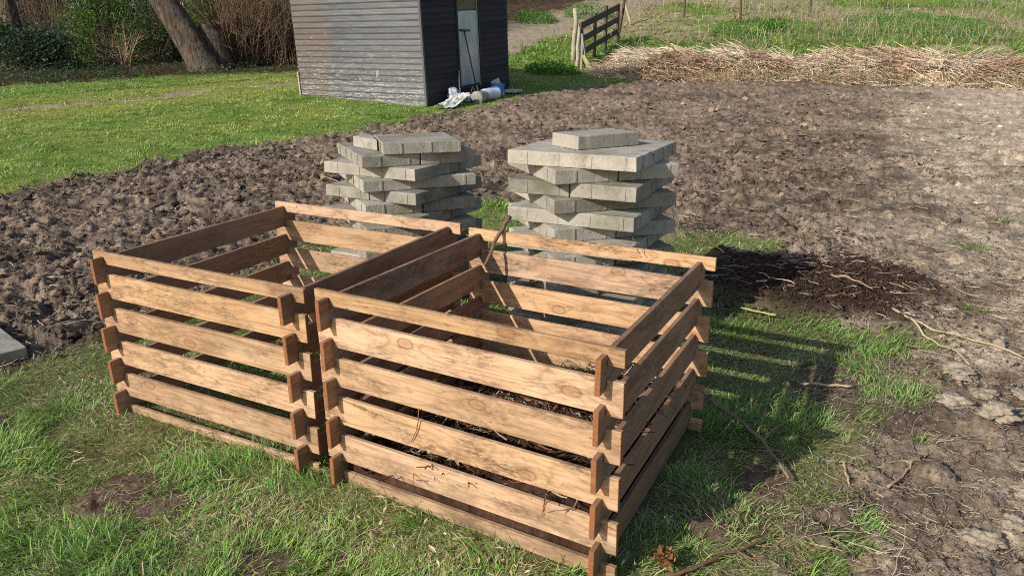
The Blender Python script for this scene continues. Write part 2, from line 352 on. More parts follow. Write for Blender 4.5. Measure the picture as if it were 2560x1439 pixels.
# ------------------------------------------------------------------ ground sheet
nr = 1180; s_rows = 1.25*np.exp(np.linspace(0, math.log(601/1.25), nr))-1.0-.9
ca = np.linspace(-.80, .80, 900); cb = np.linspace(.80, 3.2, 60)[1:]
cols = np.concatenate([-cb[::-1], ca, cb]); nc = len(cols)
S, Cc = np.meshgrid(s_rows, cols, indexing='ij'); U = Cc*(S+1.9)
GX, GY = xy(S, U); GX = GX.ravel(); GY = GY.ravel()
mk = masks(GX, GY); GZ = gz(GX, GY, mk)
def lawn_worn(x, y):
    return np.clip((1-ss(.4, 2.2, seg_dist(x, y, TRACK)))*.9+ss(.47, .62, fbm(x*.6, y*.6, 133))*.5, 0, 1)
def ground_colour(x, y, m):
    n1 = fbm(x*1.3, y*1.3, 120)[:, None]; n2 = fbm(x*8, y*8, 124)[:, None]; n3 = fbm(x*30, y*30, 128, 3)[:, None]
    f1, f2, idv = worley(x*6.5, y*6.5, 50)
    dark = np.array([.088, .066, .049]); mid = np.array([.265, .200, .145]); pale = np.array([.49, .40, .30])
    s, u = su(x, y)
    dry = ss(.5, 2.5, x+.055*y+1.8*(n1[:, 0]-.5))[:, None]; fard = ss(6, 14, s)[:, None]*.45
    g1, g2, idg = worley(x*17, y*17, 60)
    k = np.clip((n2-.5)*2.4+(n1-.5)*1.3+.36+fard*.5+(.45-f1[:, None])*.8+(.4-g1[:, None])*.5, 0, 1)  # gaps between clods darkened: damp soil and shade put into the colour
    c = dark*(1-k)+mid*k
    kk = np.clip(dry*(.55+1.8*(n2-.38))+fard*.4*(n3), 0, 1)
    c = c*(1-kk)+pale*kk
    wet = ss(.50, .62, fbm(x*2.2, y*2.2, 131))[:, None]*ss(1.0, 1.6, x)[:, None]*(1-ss(3.0, 5, y))[:, None]
    c = c*(1-.5*wet)+np.array([.12, .085, .062])*.5*wet
    peat = np.array([.050, .033, .024])*(.5+.9*n3)+np.array([.035, .018, .010])*(n2 > .58)
    c = c*(1-m['peat'][:, None])+peat*m['peat'][:, None]
    th = np.array([.13, .115, .055])*(.5+.8*n2)+np.array([.03, .045, .0])*(n1)
    thl = (np.array([.15, .235, .045])+np.array([.10, .05, .02])*lawn_worn(x, y)[:, None])*(.55+.8*n2)
    lw = ss(4, 8, s)[:, None]
    tan = (m['far']*ss(-1.5, 1.0, u)*ss(23.0, 25, s)*ss(.49, .64, fbm(x*.35, y*.5, 171)))[:, None]; thl = thl*(1-tan*.8)+np.array([.42, .34, .21])*(.4+.9*n3)*tan*.8
    g = m['grass'][:, None]; c = c*(1-g)+(th*(1-lw)+thl*lw)*g
    rt = (1-ss(.05, .22, seg_dist(x, y, [(-14.0,7.4),(-13.3,8.8),(-12.7,10.4),(-12.3,12)])+.25*(n2[:, 0]-.5)))[:, None]*.8; c = c*(1-rt)+np.array([.05, .04, .022])*rt
    b = (m['bare']*m['near'])[:, None]; c = c*(1-b)+np.array([.15, .105, .08])*(.6+.7*n3)*b
    t = m['track'][:, None]; c = c*(1-t)+np.array([.34, .28, .20])*(.45+.6*n2+.3*n3)*t
    w = m['wood'][:, None]; c = c*(1-w)+(np.array([.060, .042, .026])*(.5+1.0*n3)+np.array([.05, .02, .0])*(n2 > .6))*w
    return c
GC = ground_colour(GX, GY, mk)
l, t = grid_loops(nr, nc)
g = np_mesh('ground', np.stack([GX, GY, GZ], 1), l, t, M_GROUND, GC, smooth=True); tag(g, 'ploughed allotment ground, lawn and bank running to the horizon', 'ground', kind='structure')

# ------------------------------------------------------------------ clods of soil
def ico(sub, seed, amp=.75):
    bm = bmesh.new(); bmesh.ops.create_icosphere(bm, subdivisions=sub, radius=1)
    r = random.Random(seed); o = Vector((r.uniform(0, 50),)*3)
    from mathutils import noise as mn
    for v in bm.verts:
        p = v.co.copy(); k = .70+amp*(mn.noise(p*1.1+o)+.65*mn.noise(p*2.7+o)+.45*mn.noise(p*6+o)); v.co = p*k
    vs = np.array([v.co[:] for v in bm.verts]); fs = np.array([[v.index for v in f.verts] for f in bm.faces]); bm.free()
    return vs, fs
def slab_clear(x, y): return 1-((x > -2.5) & (x < -1.78) & (y > -.35) & (y < .22))*1.0
def clods(N, smin, smax, sub, szlo, szhi, name, label):
    s = smin*np.exp(rng.uniform(0, math.log(smax/smin), N)); u = rng.uniform(-.92, .92, N)*s
    x, y = xy(s, u); m = masks(x, y)
    soil = (1-m['grass'])*(1-m['wood'])*(1-m['track'])*(1-m['peat'])*(1-ss(.9, 2.3, x+.05*y)*.70)*slab_clear(x, y)
    keep = rng.uniform(size=N) < soil*ss(.25, .6, fbm(x*1.7, y*1.7, 140))
    x, y, s = x[keep], y[keep], s[keep]; n = len(x)
    size = szlo*(szhi/szlo)**(rng.uniform(size=n)**2.8)*(.55+.9*fbm(x*1.2, y*1.2, 141))*np.clip(s/5, .7, 1.5)
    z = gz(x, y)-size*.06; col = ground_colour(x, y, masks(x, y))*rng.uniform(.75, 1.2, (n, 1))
    var = [ico(sub, i, .85) for i in range(14)]; parts = []
    vi = rng.integers(0, 14, n)
    for k in range(14):
        idx = np.where(vi == k)[0]
        if not len(idx): continue
        vs, fs = var[k]; a = rng.uniform(0, 6.28, len(idx)); ca_, sa_ = np.cos(a), np.sin(a)
        sc = size[idx][:, None]*rng.uniform(.75, 1.25, (len(idx), 3))*np.array([1, 1, .60])
        p = vs[None]*sc[:, None, :]
        q = np.stack([p[..., 0]*ca_[:, None]-p[..., 1]*sa_[:, None], p[..., 0]*sa_[:, None]+p[..., 1]*ca_[:, None], p[..., 2]], -1)
        q += np.stack([x[idx], y[idx], z[idx]], 1)[:, None, :]
        L = (np.arange(len(idx))[:, None, None]*len(vs)+fs[None]).ravel()
        parts.append((q.reshape(-1, 3), L, np.full(len(idx)*len(fs), 3), np.repeat(col[idx], len(vs), 0)))
    o = np_mesh(name, *merge(parts)[:3], M_CLOD, merge(parts)[3], smooth=(sub > 1)); tag(o, label, 'soil', kind='stuff')
clods(22000, 2.6, 8, 2, .006, .046, 'soil_clods', 'dark clods of turned soil on the plot behind the bins')
clods(42000, 7, 19, 1, .008, .055, 'soil_clods', 'pale clods of turned soil on the far half of the plot')

# ------------------------------------------------------------------ grass
def bin_mask(x, y):   # keep turf out of the compost in the filled bin and from under the slab stacks
    a = (x > .05) & (x < .93) & (y > .07) & (y < .93)
    b = (np.hypot(x-.127, y-1.70) < .30) | (np.hypot(x+1.055, y-1.76) < .30)
    return ~(a | b)
def grass(N, smin, smax, spread, lawnish, name, label, L0, W0, green, yellow, pdead=.2, extra=None):
    s = smin*np.exp(rng.uniform(0, math.log(smax/smin), N)); u = rng.uniform(-spread, spread, N)*(s+.6)
    x, y = xy(s, u); m = masks(x, y)
    dens = m['grass']*(.35+.65*ss(.3, .6, fbm(x*4, y*4, 150)))
    if not lawnish: dens = dens*(.45+.55*ss(.33, .55, fbm(x*9, y*9, 153)))
    if extra is not None: dens = dens*extra(x, y, s, u)
    keep = (rng.uniform(size=N) < dens) & bin_mask(x, y)
    x, y, s, u = x[keep], y[keep], s[keep], u[keep]; n = len(x); z = gz(x, y)-.004
    tuft = ss(.45, .7, fbm(x*5, y*5, 157)); flow = fbm(x*2.2, y*2.2, 160, 2)*12
    L = L0*rng.lognormal(0, .33, n)*(.75+.45*tuft); W = W0*rng.uniform(.7, 1.4, n)*np.maximum(1, s/2.6)
    yaw = flow+rng.normal(0, .9, n); lean = rng.uniform(.15, 1.15, n)*(1.15-.4*tuft); bend = rng.uniform(.1, .7, n)
    dead = rng.uniform(size=n) < pdead*(1.7-1.2*tuft)*(1 if L0 < .15 else (.22+1.4*ss(.46, .60, fbm(x*.35, y*.5, 171))*ss(-1.5, 1, u)))
    hue = fbm(x*1.3, y*1.3, 163)[:, None]
    gcol = cjit(green, n, .24, .1)*(.75+.5*hue)+np.array([.045, .04, .005])*ss(.45, .65, fbm(x*3, y*3, 165))[:, None]
    if lawnish: gcol = gcol+np.array([.13, .05, .03])*(lawn_worn(x, y)*m['lawn'][keep])[:, None]
    col = np.where(dead[:, None], cjit(yellow, n, .2, .06), gcol)
    lean = np.where(dead, lean+.5, lean)
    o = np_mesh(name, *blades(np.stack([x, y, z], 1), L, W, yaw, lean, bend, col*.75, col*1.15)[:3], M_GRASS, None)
    return o, (x, y, z, L, W, yaw, lean, bend, col)
def G(N, smin, smax, spread, lawnish, name, label, *r, **k):
    o, (x, y, z, L, W, yaw, lean, bend, col) = grass(N, smin, smax, spread, lawnish, name, label, *r, **k)
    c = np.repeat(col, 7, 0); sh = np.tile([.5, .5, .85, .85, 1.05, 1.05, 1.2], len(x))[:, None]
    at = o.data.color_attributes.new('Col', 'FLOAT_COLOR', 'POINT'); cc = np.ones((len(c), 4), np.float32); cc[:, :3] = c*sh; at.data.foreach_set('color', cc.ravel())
    return tag(o, label, 'grass', kind='stuff')
near_ok = lambda x, y, s, u: (s < 6.6)
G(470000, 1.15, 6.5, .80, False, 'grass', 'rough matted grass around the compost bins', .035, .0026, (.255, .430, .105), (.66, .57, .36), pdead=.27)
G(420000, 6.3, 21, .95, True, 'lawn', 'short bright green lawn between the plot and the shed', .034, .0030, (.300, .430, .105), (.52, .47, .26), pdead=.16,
  extra=lambda x, y, s, u: 1-masks(x, y)['far']*(1-masks(x, y)['lawn']))
G(90000, 15.5, 24, .95, True, 'bank_grass', 'green grass strip behind the heap of cut reeds', .09, .0034, (.24, .38, .09), (.56, .49, .28), pdead=.22,
  extra=lambda x, y, s, u: masks(x, y)['far']*(u > -6))
G(130000, 21.5, 48, .95, True, 'bank_grass', 'rough tussock grass mixed with dead stalks on the dyke slope', .16, .0030, (.25, .39, .09), (.66, .56, .36), pdead=.50,
  extra=lambda x, y, s, u: (u > -8)*(.3+.7*ss(.35, .6, fbm(x*.8, y*.8, 170))))

# ------------------------------------------------------------------ compost bins
E_, T_, H_, P_, HH = .0457, .0145, .0925, .1296, .0452
def slat_mesh(name, L, h, mat, lo=True, hi=True):
    """board in its own frame: x along, y thickness, z up; notched where the crossing boards sit"""
    d = (H_-P_/2)/2; n0 = E_-.0015; n1 = E_+T_+.0015; c = .003
    top = [(0, h)]; bot = [(0, 0)]
    if hi: top += [(n0, h), (n0, h-d), (n1, h-d), (n1, h), (L-n1, h), (L-n1, h-d), (L-n0, h-d), (L-n0, h)]
    if lo: bot += [(n0, 0), (n0, d), (n1, d), (n1, 0), (L-n1, 0), (L-n1, d), (L-n0, d), (L-n0, 0)]
    top += [(L, h)]; bot += [(L, 0)]
    pts = bot+top[::-1]
    bm = bmesh.new(); a = [bm.verts.new((x, -T_/2, z)) for x, z in pts]; f = bm.faces.new(a)
    r = bmesh.ops.extrude_face_region(bm, geom=[f]); vs = [v for v in r['geom'] if isinstance(v, bmesh.types.BMVert)]
    bmesh.ops.translate(bm, vec=(0, T_, 0), verts=vs)
    bmesh.ops.bevel(bm, geom=[e for e in bm.edges if abs(e.verts[0].co.y-e.verts[1].co.y) < 1e-6], offset=.0012, segments=1, affect='EDGES')
    bmesh.ops.recalc_face_normals(bm, faces=bm.faces[:])
    me = bpy.data.meshes.new(name); bm.to_mesh(me); bm.free(); me.materials.append(mat); return me
def make_bin(conv, label):
    base = Vector(conv(.5, .5, 0)); b = empty('compost_bin', base, label, 'compost bin', 'slatted wooden compost bins')
    def put(me, p, q, zoff=0, nm='slat', lab=None):
        p = Vector(p); q = Vector(q)
        up = Vector((random.uniform(-.012, .012), random.uniform(-.012, .012), 1))
        M, L = frame(p, q, up); o = bpy.data.objects.new(nm, me); COL.objects.link(o); o.parent = b
        o.matrix_basis = Matrix.Translation(-base) @ M
        if lab: o['label'] = lab
        return o
    Lx = (Vector(conv(1, 0, 0))-Vector(conv(0, 0, 0))).length; Ly = (Vector(conv(0, 1, 0))-Vector(conv(0, 0, 0))).length
    mx = slat_mesh('slat', Lx, H_, M_SLAT); mxt = slat_mesh('slat', Lx, HH, M_SLAT, True, False); mxb = slat_mesh('slat', Lx, HH, M_SLAT, False, True)
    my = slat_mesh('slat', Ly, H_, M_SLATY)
    j = lambda a: random.uniform(-a, a)
    for yy in (E_+T_/2, 1-E_-T_/2):
        for k in range(6):
            dx = j(.003); dy = j(.0012)
            if k == 0: zz = H_+4*P_+P_/2-H_; me = mxt
            elif k == 5: zz = H_-P_/2-HH; me = mxb
            else: zz = H_+(4-k)*P_+P_/2-H_; me = mx
            put(me, conv(dx, yy+dy, zz+j(.001)), conv(1+dx, yy+dy+j(.001), zz+j(.001)))
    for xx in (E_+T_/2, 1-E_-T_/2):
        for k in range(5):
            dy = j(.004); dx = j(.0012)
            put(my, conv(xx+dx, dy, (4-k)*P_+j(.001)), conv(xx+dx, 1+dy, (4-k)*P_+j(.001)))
    return b
def convR(x, y, z):
    X = x-.0673*y; return (X, y, z+.014*X)
cl, sl = math.cos(.0678), math.sin(.0678)
def convL(x, y, z):
    X = x+.007*y; Z = z-.0023*X+.0244*y-.0086; return (-1.0439+cl*X-sl*y, -.0699+sl*X+cl*y, Z)
make_bin(convR, 'square bin of notched brown slats with dark compost inside, nearer the camera on the right')
make_bin(convL, 'empty square bin of notched brown slats with stained front boards, on the left')

# compost in the right bin
n = 150; a = np.linspace(.067, .92, n); X, Y = np.meshgrid(a, a, indexing='ij'); X = X-.0673*Y
def heap_z(X, Y):
    return .045+.17*ss(.1, .75, X)*ss(-.25, .35, Y)*(1-.35*ss(.6, .95, Y))+.06*(fbm(X*6, Y*6, 200)-.5)+.05*(fbm(X*22, Y*22, 205)-.5)+.02*fbm(X*60, Y*60, 208)
Z = heap_z(X, Y); l, t = grid_loops(n, n)
nn = fbm(X*30, Y*30, 210).ravel()[:, None]
hp = np_mesh('compost_heap', np.stack([X.ravel(), Y.ravel(), Z.ravel()], 1), l, t, M_CLOD, np.array([.055, .030, .019])*(.4+1.3*nn), smooth=True)
bm = bmesh.new(); bm.from_mesh(hp.data)          # sides of the heap down to the turf
be = [e for e in bm.edges if e.is_boundary]; r = bmesh.ops.extrude_edge_only(bm, edges=be)
for v_ in [v for v in r['geom'] if isinstance(v, bmesh.types.BMVert)]: v_.co.z = -.01
bm.to_mesh(hp.data); bm.free()
tag(hp, 'dark rotting compost heap inside the right-hand slatted bin', 'compost')
def litter(N, fx, colr, rad, Lr, name, label=None, cat=None, parent=None, curl=.8, rise=.1, mat=M_STRAW, kind='stuff', K=5):
    P = fx(N); n = len(P); L = rng.uniform(*Lr, n)*rng.uniform(.4, 1, n); yaw = rng.uniform(0, 6.28, n)
    path = wander(P, yaw, L, K, curl, rise=rise); r = np.repeat((rng.uniform(*rad, n))[:, None], K, 1)*np.linspace(1, .5, K)[None]
    ci = rng.integers(0, len(colr), n); col = np.array(colr)[ci]*rng.uniform(.6, 1.25, (n, 1))
    v, l, t, c = tubes(path, r, 3, col); o = np_mesh(name, v, l, t, mat, c, parent); o['kind'] = kind
    if label: o['label'] = label
    if cat: o['category'] = cat
    return o
def in_bin(N):
    x = rng.uniform(.08, .9, N); y = rng.uniform(.07, .9, N); x2 = x-.0673*y
    return np.stack([x2, y, heap_z(x2, y)+rng.uniform(0, .03, N)], 1)
litter(1700, in_bin, [(.075, .045, .028), (.10, .055, .03), (.045, .027, .018), (.45, .36, .24), (.20, .10, .05)], (.0012, .0042), (.05, .18), 'rotting_stalks', parent=hp, rise=.15)
litter(130, in_bin, [(.62, .52, .38), (.5, .42, .3)], (.0012, .003), (.04, .14), 'dry_straw', parent=hp, rise=.2)

# ------------------------------------------------------------------ paving slabs
TH = .0634
def slab_mesh(name, w, d, th, mat, ribs=True, seed=0):
    """w along x, d along y, bottom at z=0, small vertical spacer ribs on the edges"""
    bm = bmesh.new(); g = bmesh.ops.create_grid(bm, x_segments=1, y_segments=1, size=.5); bm.clear()
    nx, ny, nz = max(4, int(w/.03)), max(4, int(d/.03)), 3
    vs = bx(bm, (0, 0, th/2), (w, d, th)); 
    bmesh.ops.bevel(bm, geom=bm.edges[:], offset=.0035, segments=2, affect='EDGES', profile=.5)
    bmesh.ops.subdivide_edges(bm, edges=[e for e in bm.edges if e.calc_length() > .1], cuts=10, use_grid_fill=True)
    from mathutils import noise as mn
    for v in bm.verts:
        o = Vector((seed*3.1, 0, 0)); k = mn.noise(v.co*26+o)*.0007+mn.noise(v.co*70+o)*.0007
        e = min(w/2-abs(v.co.x), d/2-abs(v.co.y)); 
        v.co += Vector((v.co.x/w, v.co.y/d, (v.co.z-th/2)/th)).normalized()*k*1.4
        if e < .012 and (v.co.z > th-.008 or v.co.z < .008):
            c = max(0, mn.noise(v.co*19+o)-.25)*.018; v.co -= Vector((v.co.x/w, v.co.y/d, .3)).normalized()*c
    if ribs:
        for sgn in (-1, 1):
            for i in range(int(round(w/.15))):
                bx(bm, ((i+.5)*.15-w/2+.018, sgn*(d/2+.0012), th*.5), (.012, .003, th*.84), bev=.0015)
            for i in range(int(round(d/.15))):
                bx(bm, (sgn*(w/2+.0012), (i+.5)*.15-d/2+.018, th*.5), (.003, .012, th*.84), bev=.0015)
    bmesh.ops.recalc_face_normals(bm, faces=bm.faces[:])
    me = bpy.data.meshes.new(name); bm.to_mesh(me); bm.free(); me.materials.append(mat); return me
ORD = ['top', 'second', 'third', 'fourth', 'fifth', 'sixth', 'seventh', 'eighth', 'ninth', 'tenth', 'eleventh', 'twelfth', 'thirteenth', 'bottom']
def stack(cx, cy, sx, sy, N, th, ztop, ra, rb, off, side, stackname, splits):
    meshes = {}
    for key, w, d in (('u', sx/2-.004, sy-.004), ('v', sx-.004, sy/2-.004)):
        meshes[key] = [slab_mesh('paving_slab', w-.002, d-.002, th-.0015, M_CONC, True, i+(7 if key == 'v' else 0)) for i in range(3)]
    for k in range(N):
        a = (ra if k % 2 == 0 else rb)+random.uniform(-.012, .012)*(k > 0); ox, oy = (off if k % 2 else (0, 0))
        ox += random.uniform(-.006, .006)*(k > 5); oy += random.uniform(-.006, .006)*(k > 5)
        sp_ = splits[k % len(splits)]; z = ztop-th*(k+1)
        for j in (-1, 1):
            lx, ly = (j*sx/4, 0) if sp_ == 'u' else (0, j*sy/4)
            X = cx+ox+math.cos(a)*lx-math.sin(a)*ly; Y = cy+oy+math.sin(a)*lx+math.cos(a)*ly
            o = bpy.data.objects.new('paving_slab', meshes[sp_][(k*2+j) % 3]); COL.objects.link(o)
            o.location = (X, Y, z); o.rotation_euler = (0, 0, a+random.uniform(-.004, .004))
            lay = ORD[k] if k < N-1 else 'bottom'
            s_, u_ = X-cx, Y-cy; right = (s_*RR[0]+u_*RR[1]) > 0
            if abs(s_*RR[0]+u_*RR[1]) > abs(s_*V[0]+u_*V[1]): w_ = 'right' if right else 'left'
            else: w_ = 'back' if (s_*V[0]+u_*V[1]) > 0 else 'front'
            tag(o, f'grey concrete slab, {w_} half of the {lay} full layer in the {stackname} stack', 'paving slab', f'concrete slabs in the {stackname} stack')
stack(.1267, 1.7065, .6006, .6339, 14, .06338, .8873, .0861, .8771, (-.046, .0305), 1, 'right-hand', ['v', 'u', 'u', 'v', 'v', 'u'])
stack(-1.0554, 1.7614, .6136, .628, 13, .06182, .8037, .9624, .0351, (.006, -.005), 0, 'left-hand', ['u', 'v', 'v', 'u'])
me = slab_mesh('paving_block', .345, .20, .060, M_CONCW, False, 3)
o = link(bpy.data.objects.new('paving_block', me)); o.location = (.136, 1.686, .8875); o.rotation_euler = (0, 0, math.radians(63)); tag(o, 'small pale concrete block lying alone on top of the right-hand slab stack', 'paving block')
me = slab_mesh('paving_slab', .395, .40, .060, M_CONC, True, 5)
o = link(bpy.data.objects.new('paving_slab', me)); o.location = (-.922, 1.70, .8040); o.rotation_euler = (0, 0, math.radians(47.5)); tag(o, 'near-square ribbed concrete slab lying on top of the left-hand stack', 'paving slab')
bm = bmesh.new(); q = [(-1.28, 1.604), (-1.037, 1.526), (-1.222, 1.70), (-1.32, 1.74)]
f = bm.faces.new([bm.verts.new((x, y, .8040)) for x, y in q]); r = bmesh.ops.extrude_face_region(bm, geom=[f])
bmesh.ops.translate(bm, vec=(0, 0, .057), verts=[v for v in r['geom'] if isinstance(v, bmesh.types.BMVert)]); bmesh.ops.bevel(bm, geom=bm.edges[:], offset=.004, segments=2, affect='EDGES')
o = bm_obj('broken_slab', bm, M_CONC); tag(o, 'small broken concrete piece beside the square slab on top of the left-hand stack', 'broken slab')
me = slab_mesh('paving_slab', .60, .30, .062, M_CONC, False, 9)
o = link(bpy.data.objects.new('paving_slab', me)); a = math.radians(170); cxx, cyy = -1.83, .04
o.location = (cxx+.3*math.cos(a)-(.15)*(-math.sin(a))*-1, cyy+.3*math.sin(a)-.15, -.004); o.rotation_euler = (0, 0, a); tag(o, 'single grey concrete slab lying on the soil at the left edge', 'paving slab')

# ------------------------------------------------------------------ shed
SM = Matrix(((.0112, -.9999, .0056, -6.565), (.9978, .0108, -.0659, 9.092), (.0658, .0064, .9978, .369), (0, 0, 0, 1)))
shed = empty('garden_shed', (0, 0, 0), 'black weathered clapboard shed with a tall narrow door beside the lawn', 'shed'); shed.matrix_basis = SM
SW, SL, EV, RG = 2.685, 3.044, 2.25, 3.0
def mat_clap(name, dark, pale, lit):
    m, nt = new_mat(name); N = NT(nt); tc = N.n('ShaderNodeTexCoord').outputs['Object']
    sx = N.n('ShaderNodeSeparateXYZ', {0: tc}); z = sx.outputs[2]; y = sx.outputs[1]
    board = N.math('FLOOR', N.math('MULTIPLY', z, 1/.1015))
    off = N.n('ShaderNodeCombineXYZ', {'X': N.math('MULTIPLY', board, 3.7), 'Y': N.math('MULTIPLY', board, 5.3), 'Z': 0.0}).outputs[0]
    P = N.n('ShaderNodeVectorMath', {0: tc, 1: off}, operation='ADD').outputs[0]
    c = N.mix(N.mapr(N.noise(N.scale(P, (2, 2, 12)), 1.0, 5, .6), .3, .7), dark, tuple(a*1.45 for a in dark))
    c = N.mix(N.mapr(N.noise(N.scale(P, (3, 3, 60)), 1.0, 5, .7), .42, .62, 0, .65), c, tuple(a*.4 for a in dark))
    wn_ = N.n('ShaderNodeTexWhiteNoise', {'W': board}, noise_dimensions='1D').outputs[0]
    c = N.mix(1, c, N.mix(wn_, (.72, .72, .72), (1.25, 1.24, 1.22)), 'MULTIPLY')
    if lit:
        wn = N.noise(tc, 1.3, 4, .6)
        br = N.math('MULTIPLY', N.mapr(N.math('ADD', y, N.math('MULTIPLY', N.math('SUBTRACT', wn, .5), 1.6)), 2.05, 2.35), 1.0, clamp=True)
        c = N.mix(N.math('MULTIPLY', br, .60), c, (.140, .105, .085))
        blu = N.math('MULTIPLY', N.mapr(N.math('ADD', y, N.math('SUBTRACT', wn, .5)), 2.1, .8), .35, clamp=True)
        c = N.mix(blu, c, (.175, .182, .188))  # bluish sunlit highlight put into the board colour
        # flaking paint, mostly in the lower boards
        fl = N.noise(N.scale(P, (6, 6, 60)), 1.0, 5, .7, 1.2)
        low = N.mapr(z, 1.3, .1, .0, .12)
        f = N.mapr(N.math('ADD', fl, low), .635, .69)
        c = N.mix(N.math('MULTIPLY', f, .75), c, pale)
    fr = N.math('FRACT', N.math('MULTIPLY', z, 1/.1015))
    c = N.mix(N.mapr(fr, .16, .02, 0, .95), c, (.015, .014, .014))
    N.out(N.pbr(c, .75, N.noise(N.scale(P, (8, 8, 120)), 1.0, 4), .6, .004, .3)); return m
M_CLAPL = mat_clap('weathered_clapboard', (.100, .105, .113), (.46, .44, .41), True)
M_CLAPR = mat_clap('black_clapboard_shaded', (.026, .026, .034), (.3, .3, .3), False)  # same boards as the long wall, darkened to carry their shade
M_TRIM = mat_plain('black_trim', (.03, .03, .034), .7); M_PALE = mat_plain('bare_trim', (.38, .35, .29), .8)
def clap_wall(name, axis, L, mat, skip=None, gable=False):
    bm = bmesh.new(); n = int(EV/.1015)+1; top = RG if gable else EV; k = 0; z = 0
    while z < top-.001:
        z1 = min(z+.1015, top)
        spans = [(0, L)]
        if gable and z > EV-.02:
            w = (RG-z)/(RG-EV)*L/2; spans = [(L/2-w, L/2+w)]
        if skip and z < skip[2]: spans = [(0, skip[0]), (skip[1], L)]
        for a, b in spans:
            if b-a < .02: continue
            wob = lambda: random.uniform(-.002, .002)
            # feather-edged board: lower edge stands proud
            lo, hi = .020+wob(), .006
            prof = [(z-.004, lo), (z1, hi), (z1, 0), (z-.004, 0)]
            if z < .01: prof = [(-.25, lo), (z1, hi), (z1, 0), (-.25, 0)]
            vs = []
            for t in (a, b):
                for zz, o_ in prof:
                    vs.append(bm.verts.new((t, -o_, zz) if axis == 'x' else (-o_, t, zz)))
            for i in range(4): bm.faces.new((vs[i], vs[(i+1) % 4], vs[4+(i+1) % 4], vs[4+i]))
            bm.faces.new(vs[:4][::-1]); bm.faces.new(vs[4:])
        z = z1; k += 1
    return bm_obj(name, bm, mat, shed)
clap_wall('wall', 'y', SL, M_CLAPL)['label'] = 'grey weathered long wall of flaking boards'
clap_wall('wall', 'x', SW, M_CLAPR, (.985, 1.70, 2.0), True)['label'] = 'shade-darkened black gable wall with the door'
bm = bmesh.new(); bx(bm, (SW-.02, SL/2, EV/2-.12), (.04, SL-.01, EV+.24)); bx(bm, (SW/2, SL-.02, EV/2-.12), (SW-.045, .04, EV+.24)); bx(bm, (SW/2, SL/2, -.03), (SW-.1, SL-.1, .06))
bm_obj('back_wall', bm, M_CLAPR, shed)
bm = bmesh.new()
for sgn in (0, 1):
    a = (-.18, EV-.10) if sgn == 0 else (SW+.18, EV-.10); b = (SW/2, RG+.02)
    vs = [bm.verts.new((x, y, z)) for y in (-.2, SL+.2) for x, z in (a, b, (b[0], b[1]+.05), (a[0], a[1]+.05))]
    for i in range(4): bm.faces.new((vs[i], vs[(i+1) % 4], vs[4+(i+1) % 4], vs[4+i]))
    bm.faces.new(vs[:4]); bm.faces.new(vs[4:])
bm_obj('roof', bm, mat_plain('roof_felt', (.05, .05, .052), .9), shed)
bm = bmesh.new(); bx(bm, (-.012, -.012, EV/2-.12), (.040, .040, EV+.24)); bm_obj('corner_board', bm, mat_plain('worn_corner', (.09, .088, .085), .8), shed)
bm = bmesh.new(); bx(bm, (-.022, SL+.016, .14), (.035, .03, .78)); bm_obj('corner_board', bm, M_PALE, shed)
bm = bmesh.new()
for x in (1.0, 1.685): bx(bm, (x, -.012, 1.05), (.035, .045, 1.9))
bx(bm, (1.3425, -.012, .125), (.65, .040, .07)); bx(bm, (1.3425, -.012, 1.98), (.65, .04, .05))
bm_obj('door_frame', bm, M_TRIM, shed)
door = None
bm = bmesh.new(); bx(bm, (1.3425, .012, 1.06), (.648, .03, 1.78)); door = bm_obj('door', bm, M_TRIM, shed)
def mat_pane():
    m, nt = new_mat('ribbed_reflection_pane'); N = NT(nt); tc = N.n('ShaderNodeTexCoord').outputs['Object']
    sx = N.n('ShaderNodeSeparateXYZ', {0: tc}); n = N.noise(N.scale(tc, (6, 1, 2.2)), 1.0, 5, .7, .8)
    c = N.mix(N.mapr(n, .35, .7), (.27, .38, .41), (.50, .60, .62))
    c = N.mix(N.math('MULTIPLY', N.mapr(sx.outputs[2], 1.1, .1), .5, clamp=True), c, (.10, .155, .185))  # reflection put into the colour, pale teal above and darker below
    pk = N.math('MULTIPLY', N.mapr(N.noise(N.scale(tc, (20, 1, 40)), 1.0, 3, .7, 2.), .55, .7), N.mapr(N.math('ABSOLUTE', N.math('SUBTRACT', sx.outputs[2], .72)), .22, .05), clamp=True)
    c = N.mix(pk, c, (.48, .52, .52))
    rib = N.math('SINE', N.math('MULTIPLY', sx.outputs[0], 330.0))
    N.out(N.pbr(c, .12, rib, .15, .003, .9)); return m
bm = bmesh.new(); bx(bm, (1.34, -.009, .885), (.585, .008, 1.29)); bm_obj('pane', bm, mat_pane(), door)
m, nt = new_mat('ochre_blind'); N = NT(nt); tc = N.n('ShaderNodeTexCoord').outputs['Object']
N.out(N.pbr(N.mix(N.mapr(N.noise(N.scale(tc, (4, 1, 9)), 1.0, 4, .6, .7), .35, .65), (.035, .028, .018), (.16, .115, .045)), .3))
bm = bmesh.new(); bx(bm, (1.34, -.009, 1.71), (.585, .008, .33)); bm_obj('upper_pane', bm, m, door)
bm = bmesh.new(); bx(bm, (1.642, -.019, 1.05), (.018, .012, 1.7)); bm_obj('door_edge', bm, M_PALE, door)
bm = bmesh.new(); bx(bm, (1.34, -.10, -.02), (.68, .17, .11)); bm_obj('door_step', bm, mat_plain('brown_step', (.10, .055, .04), .8), shed)
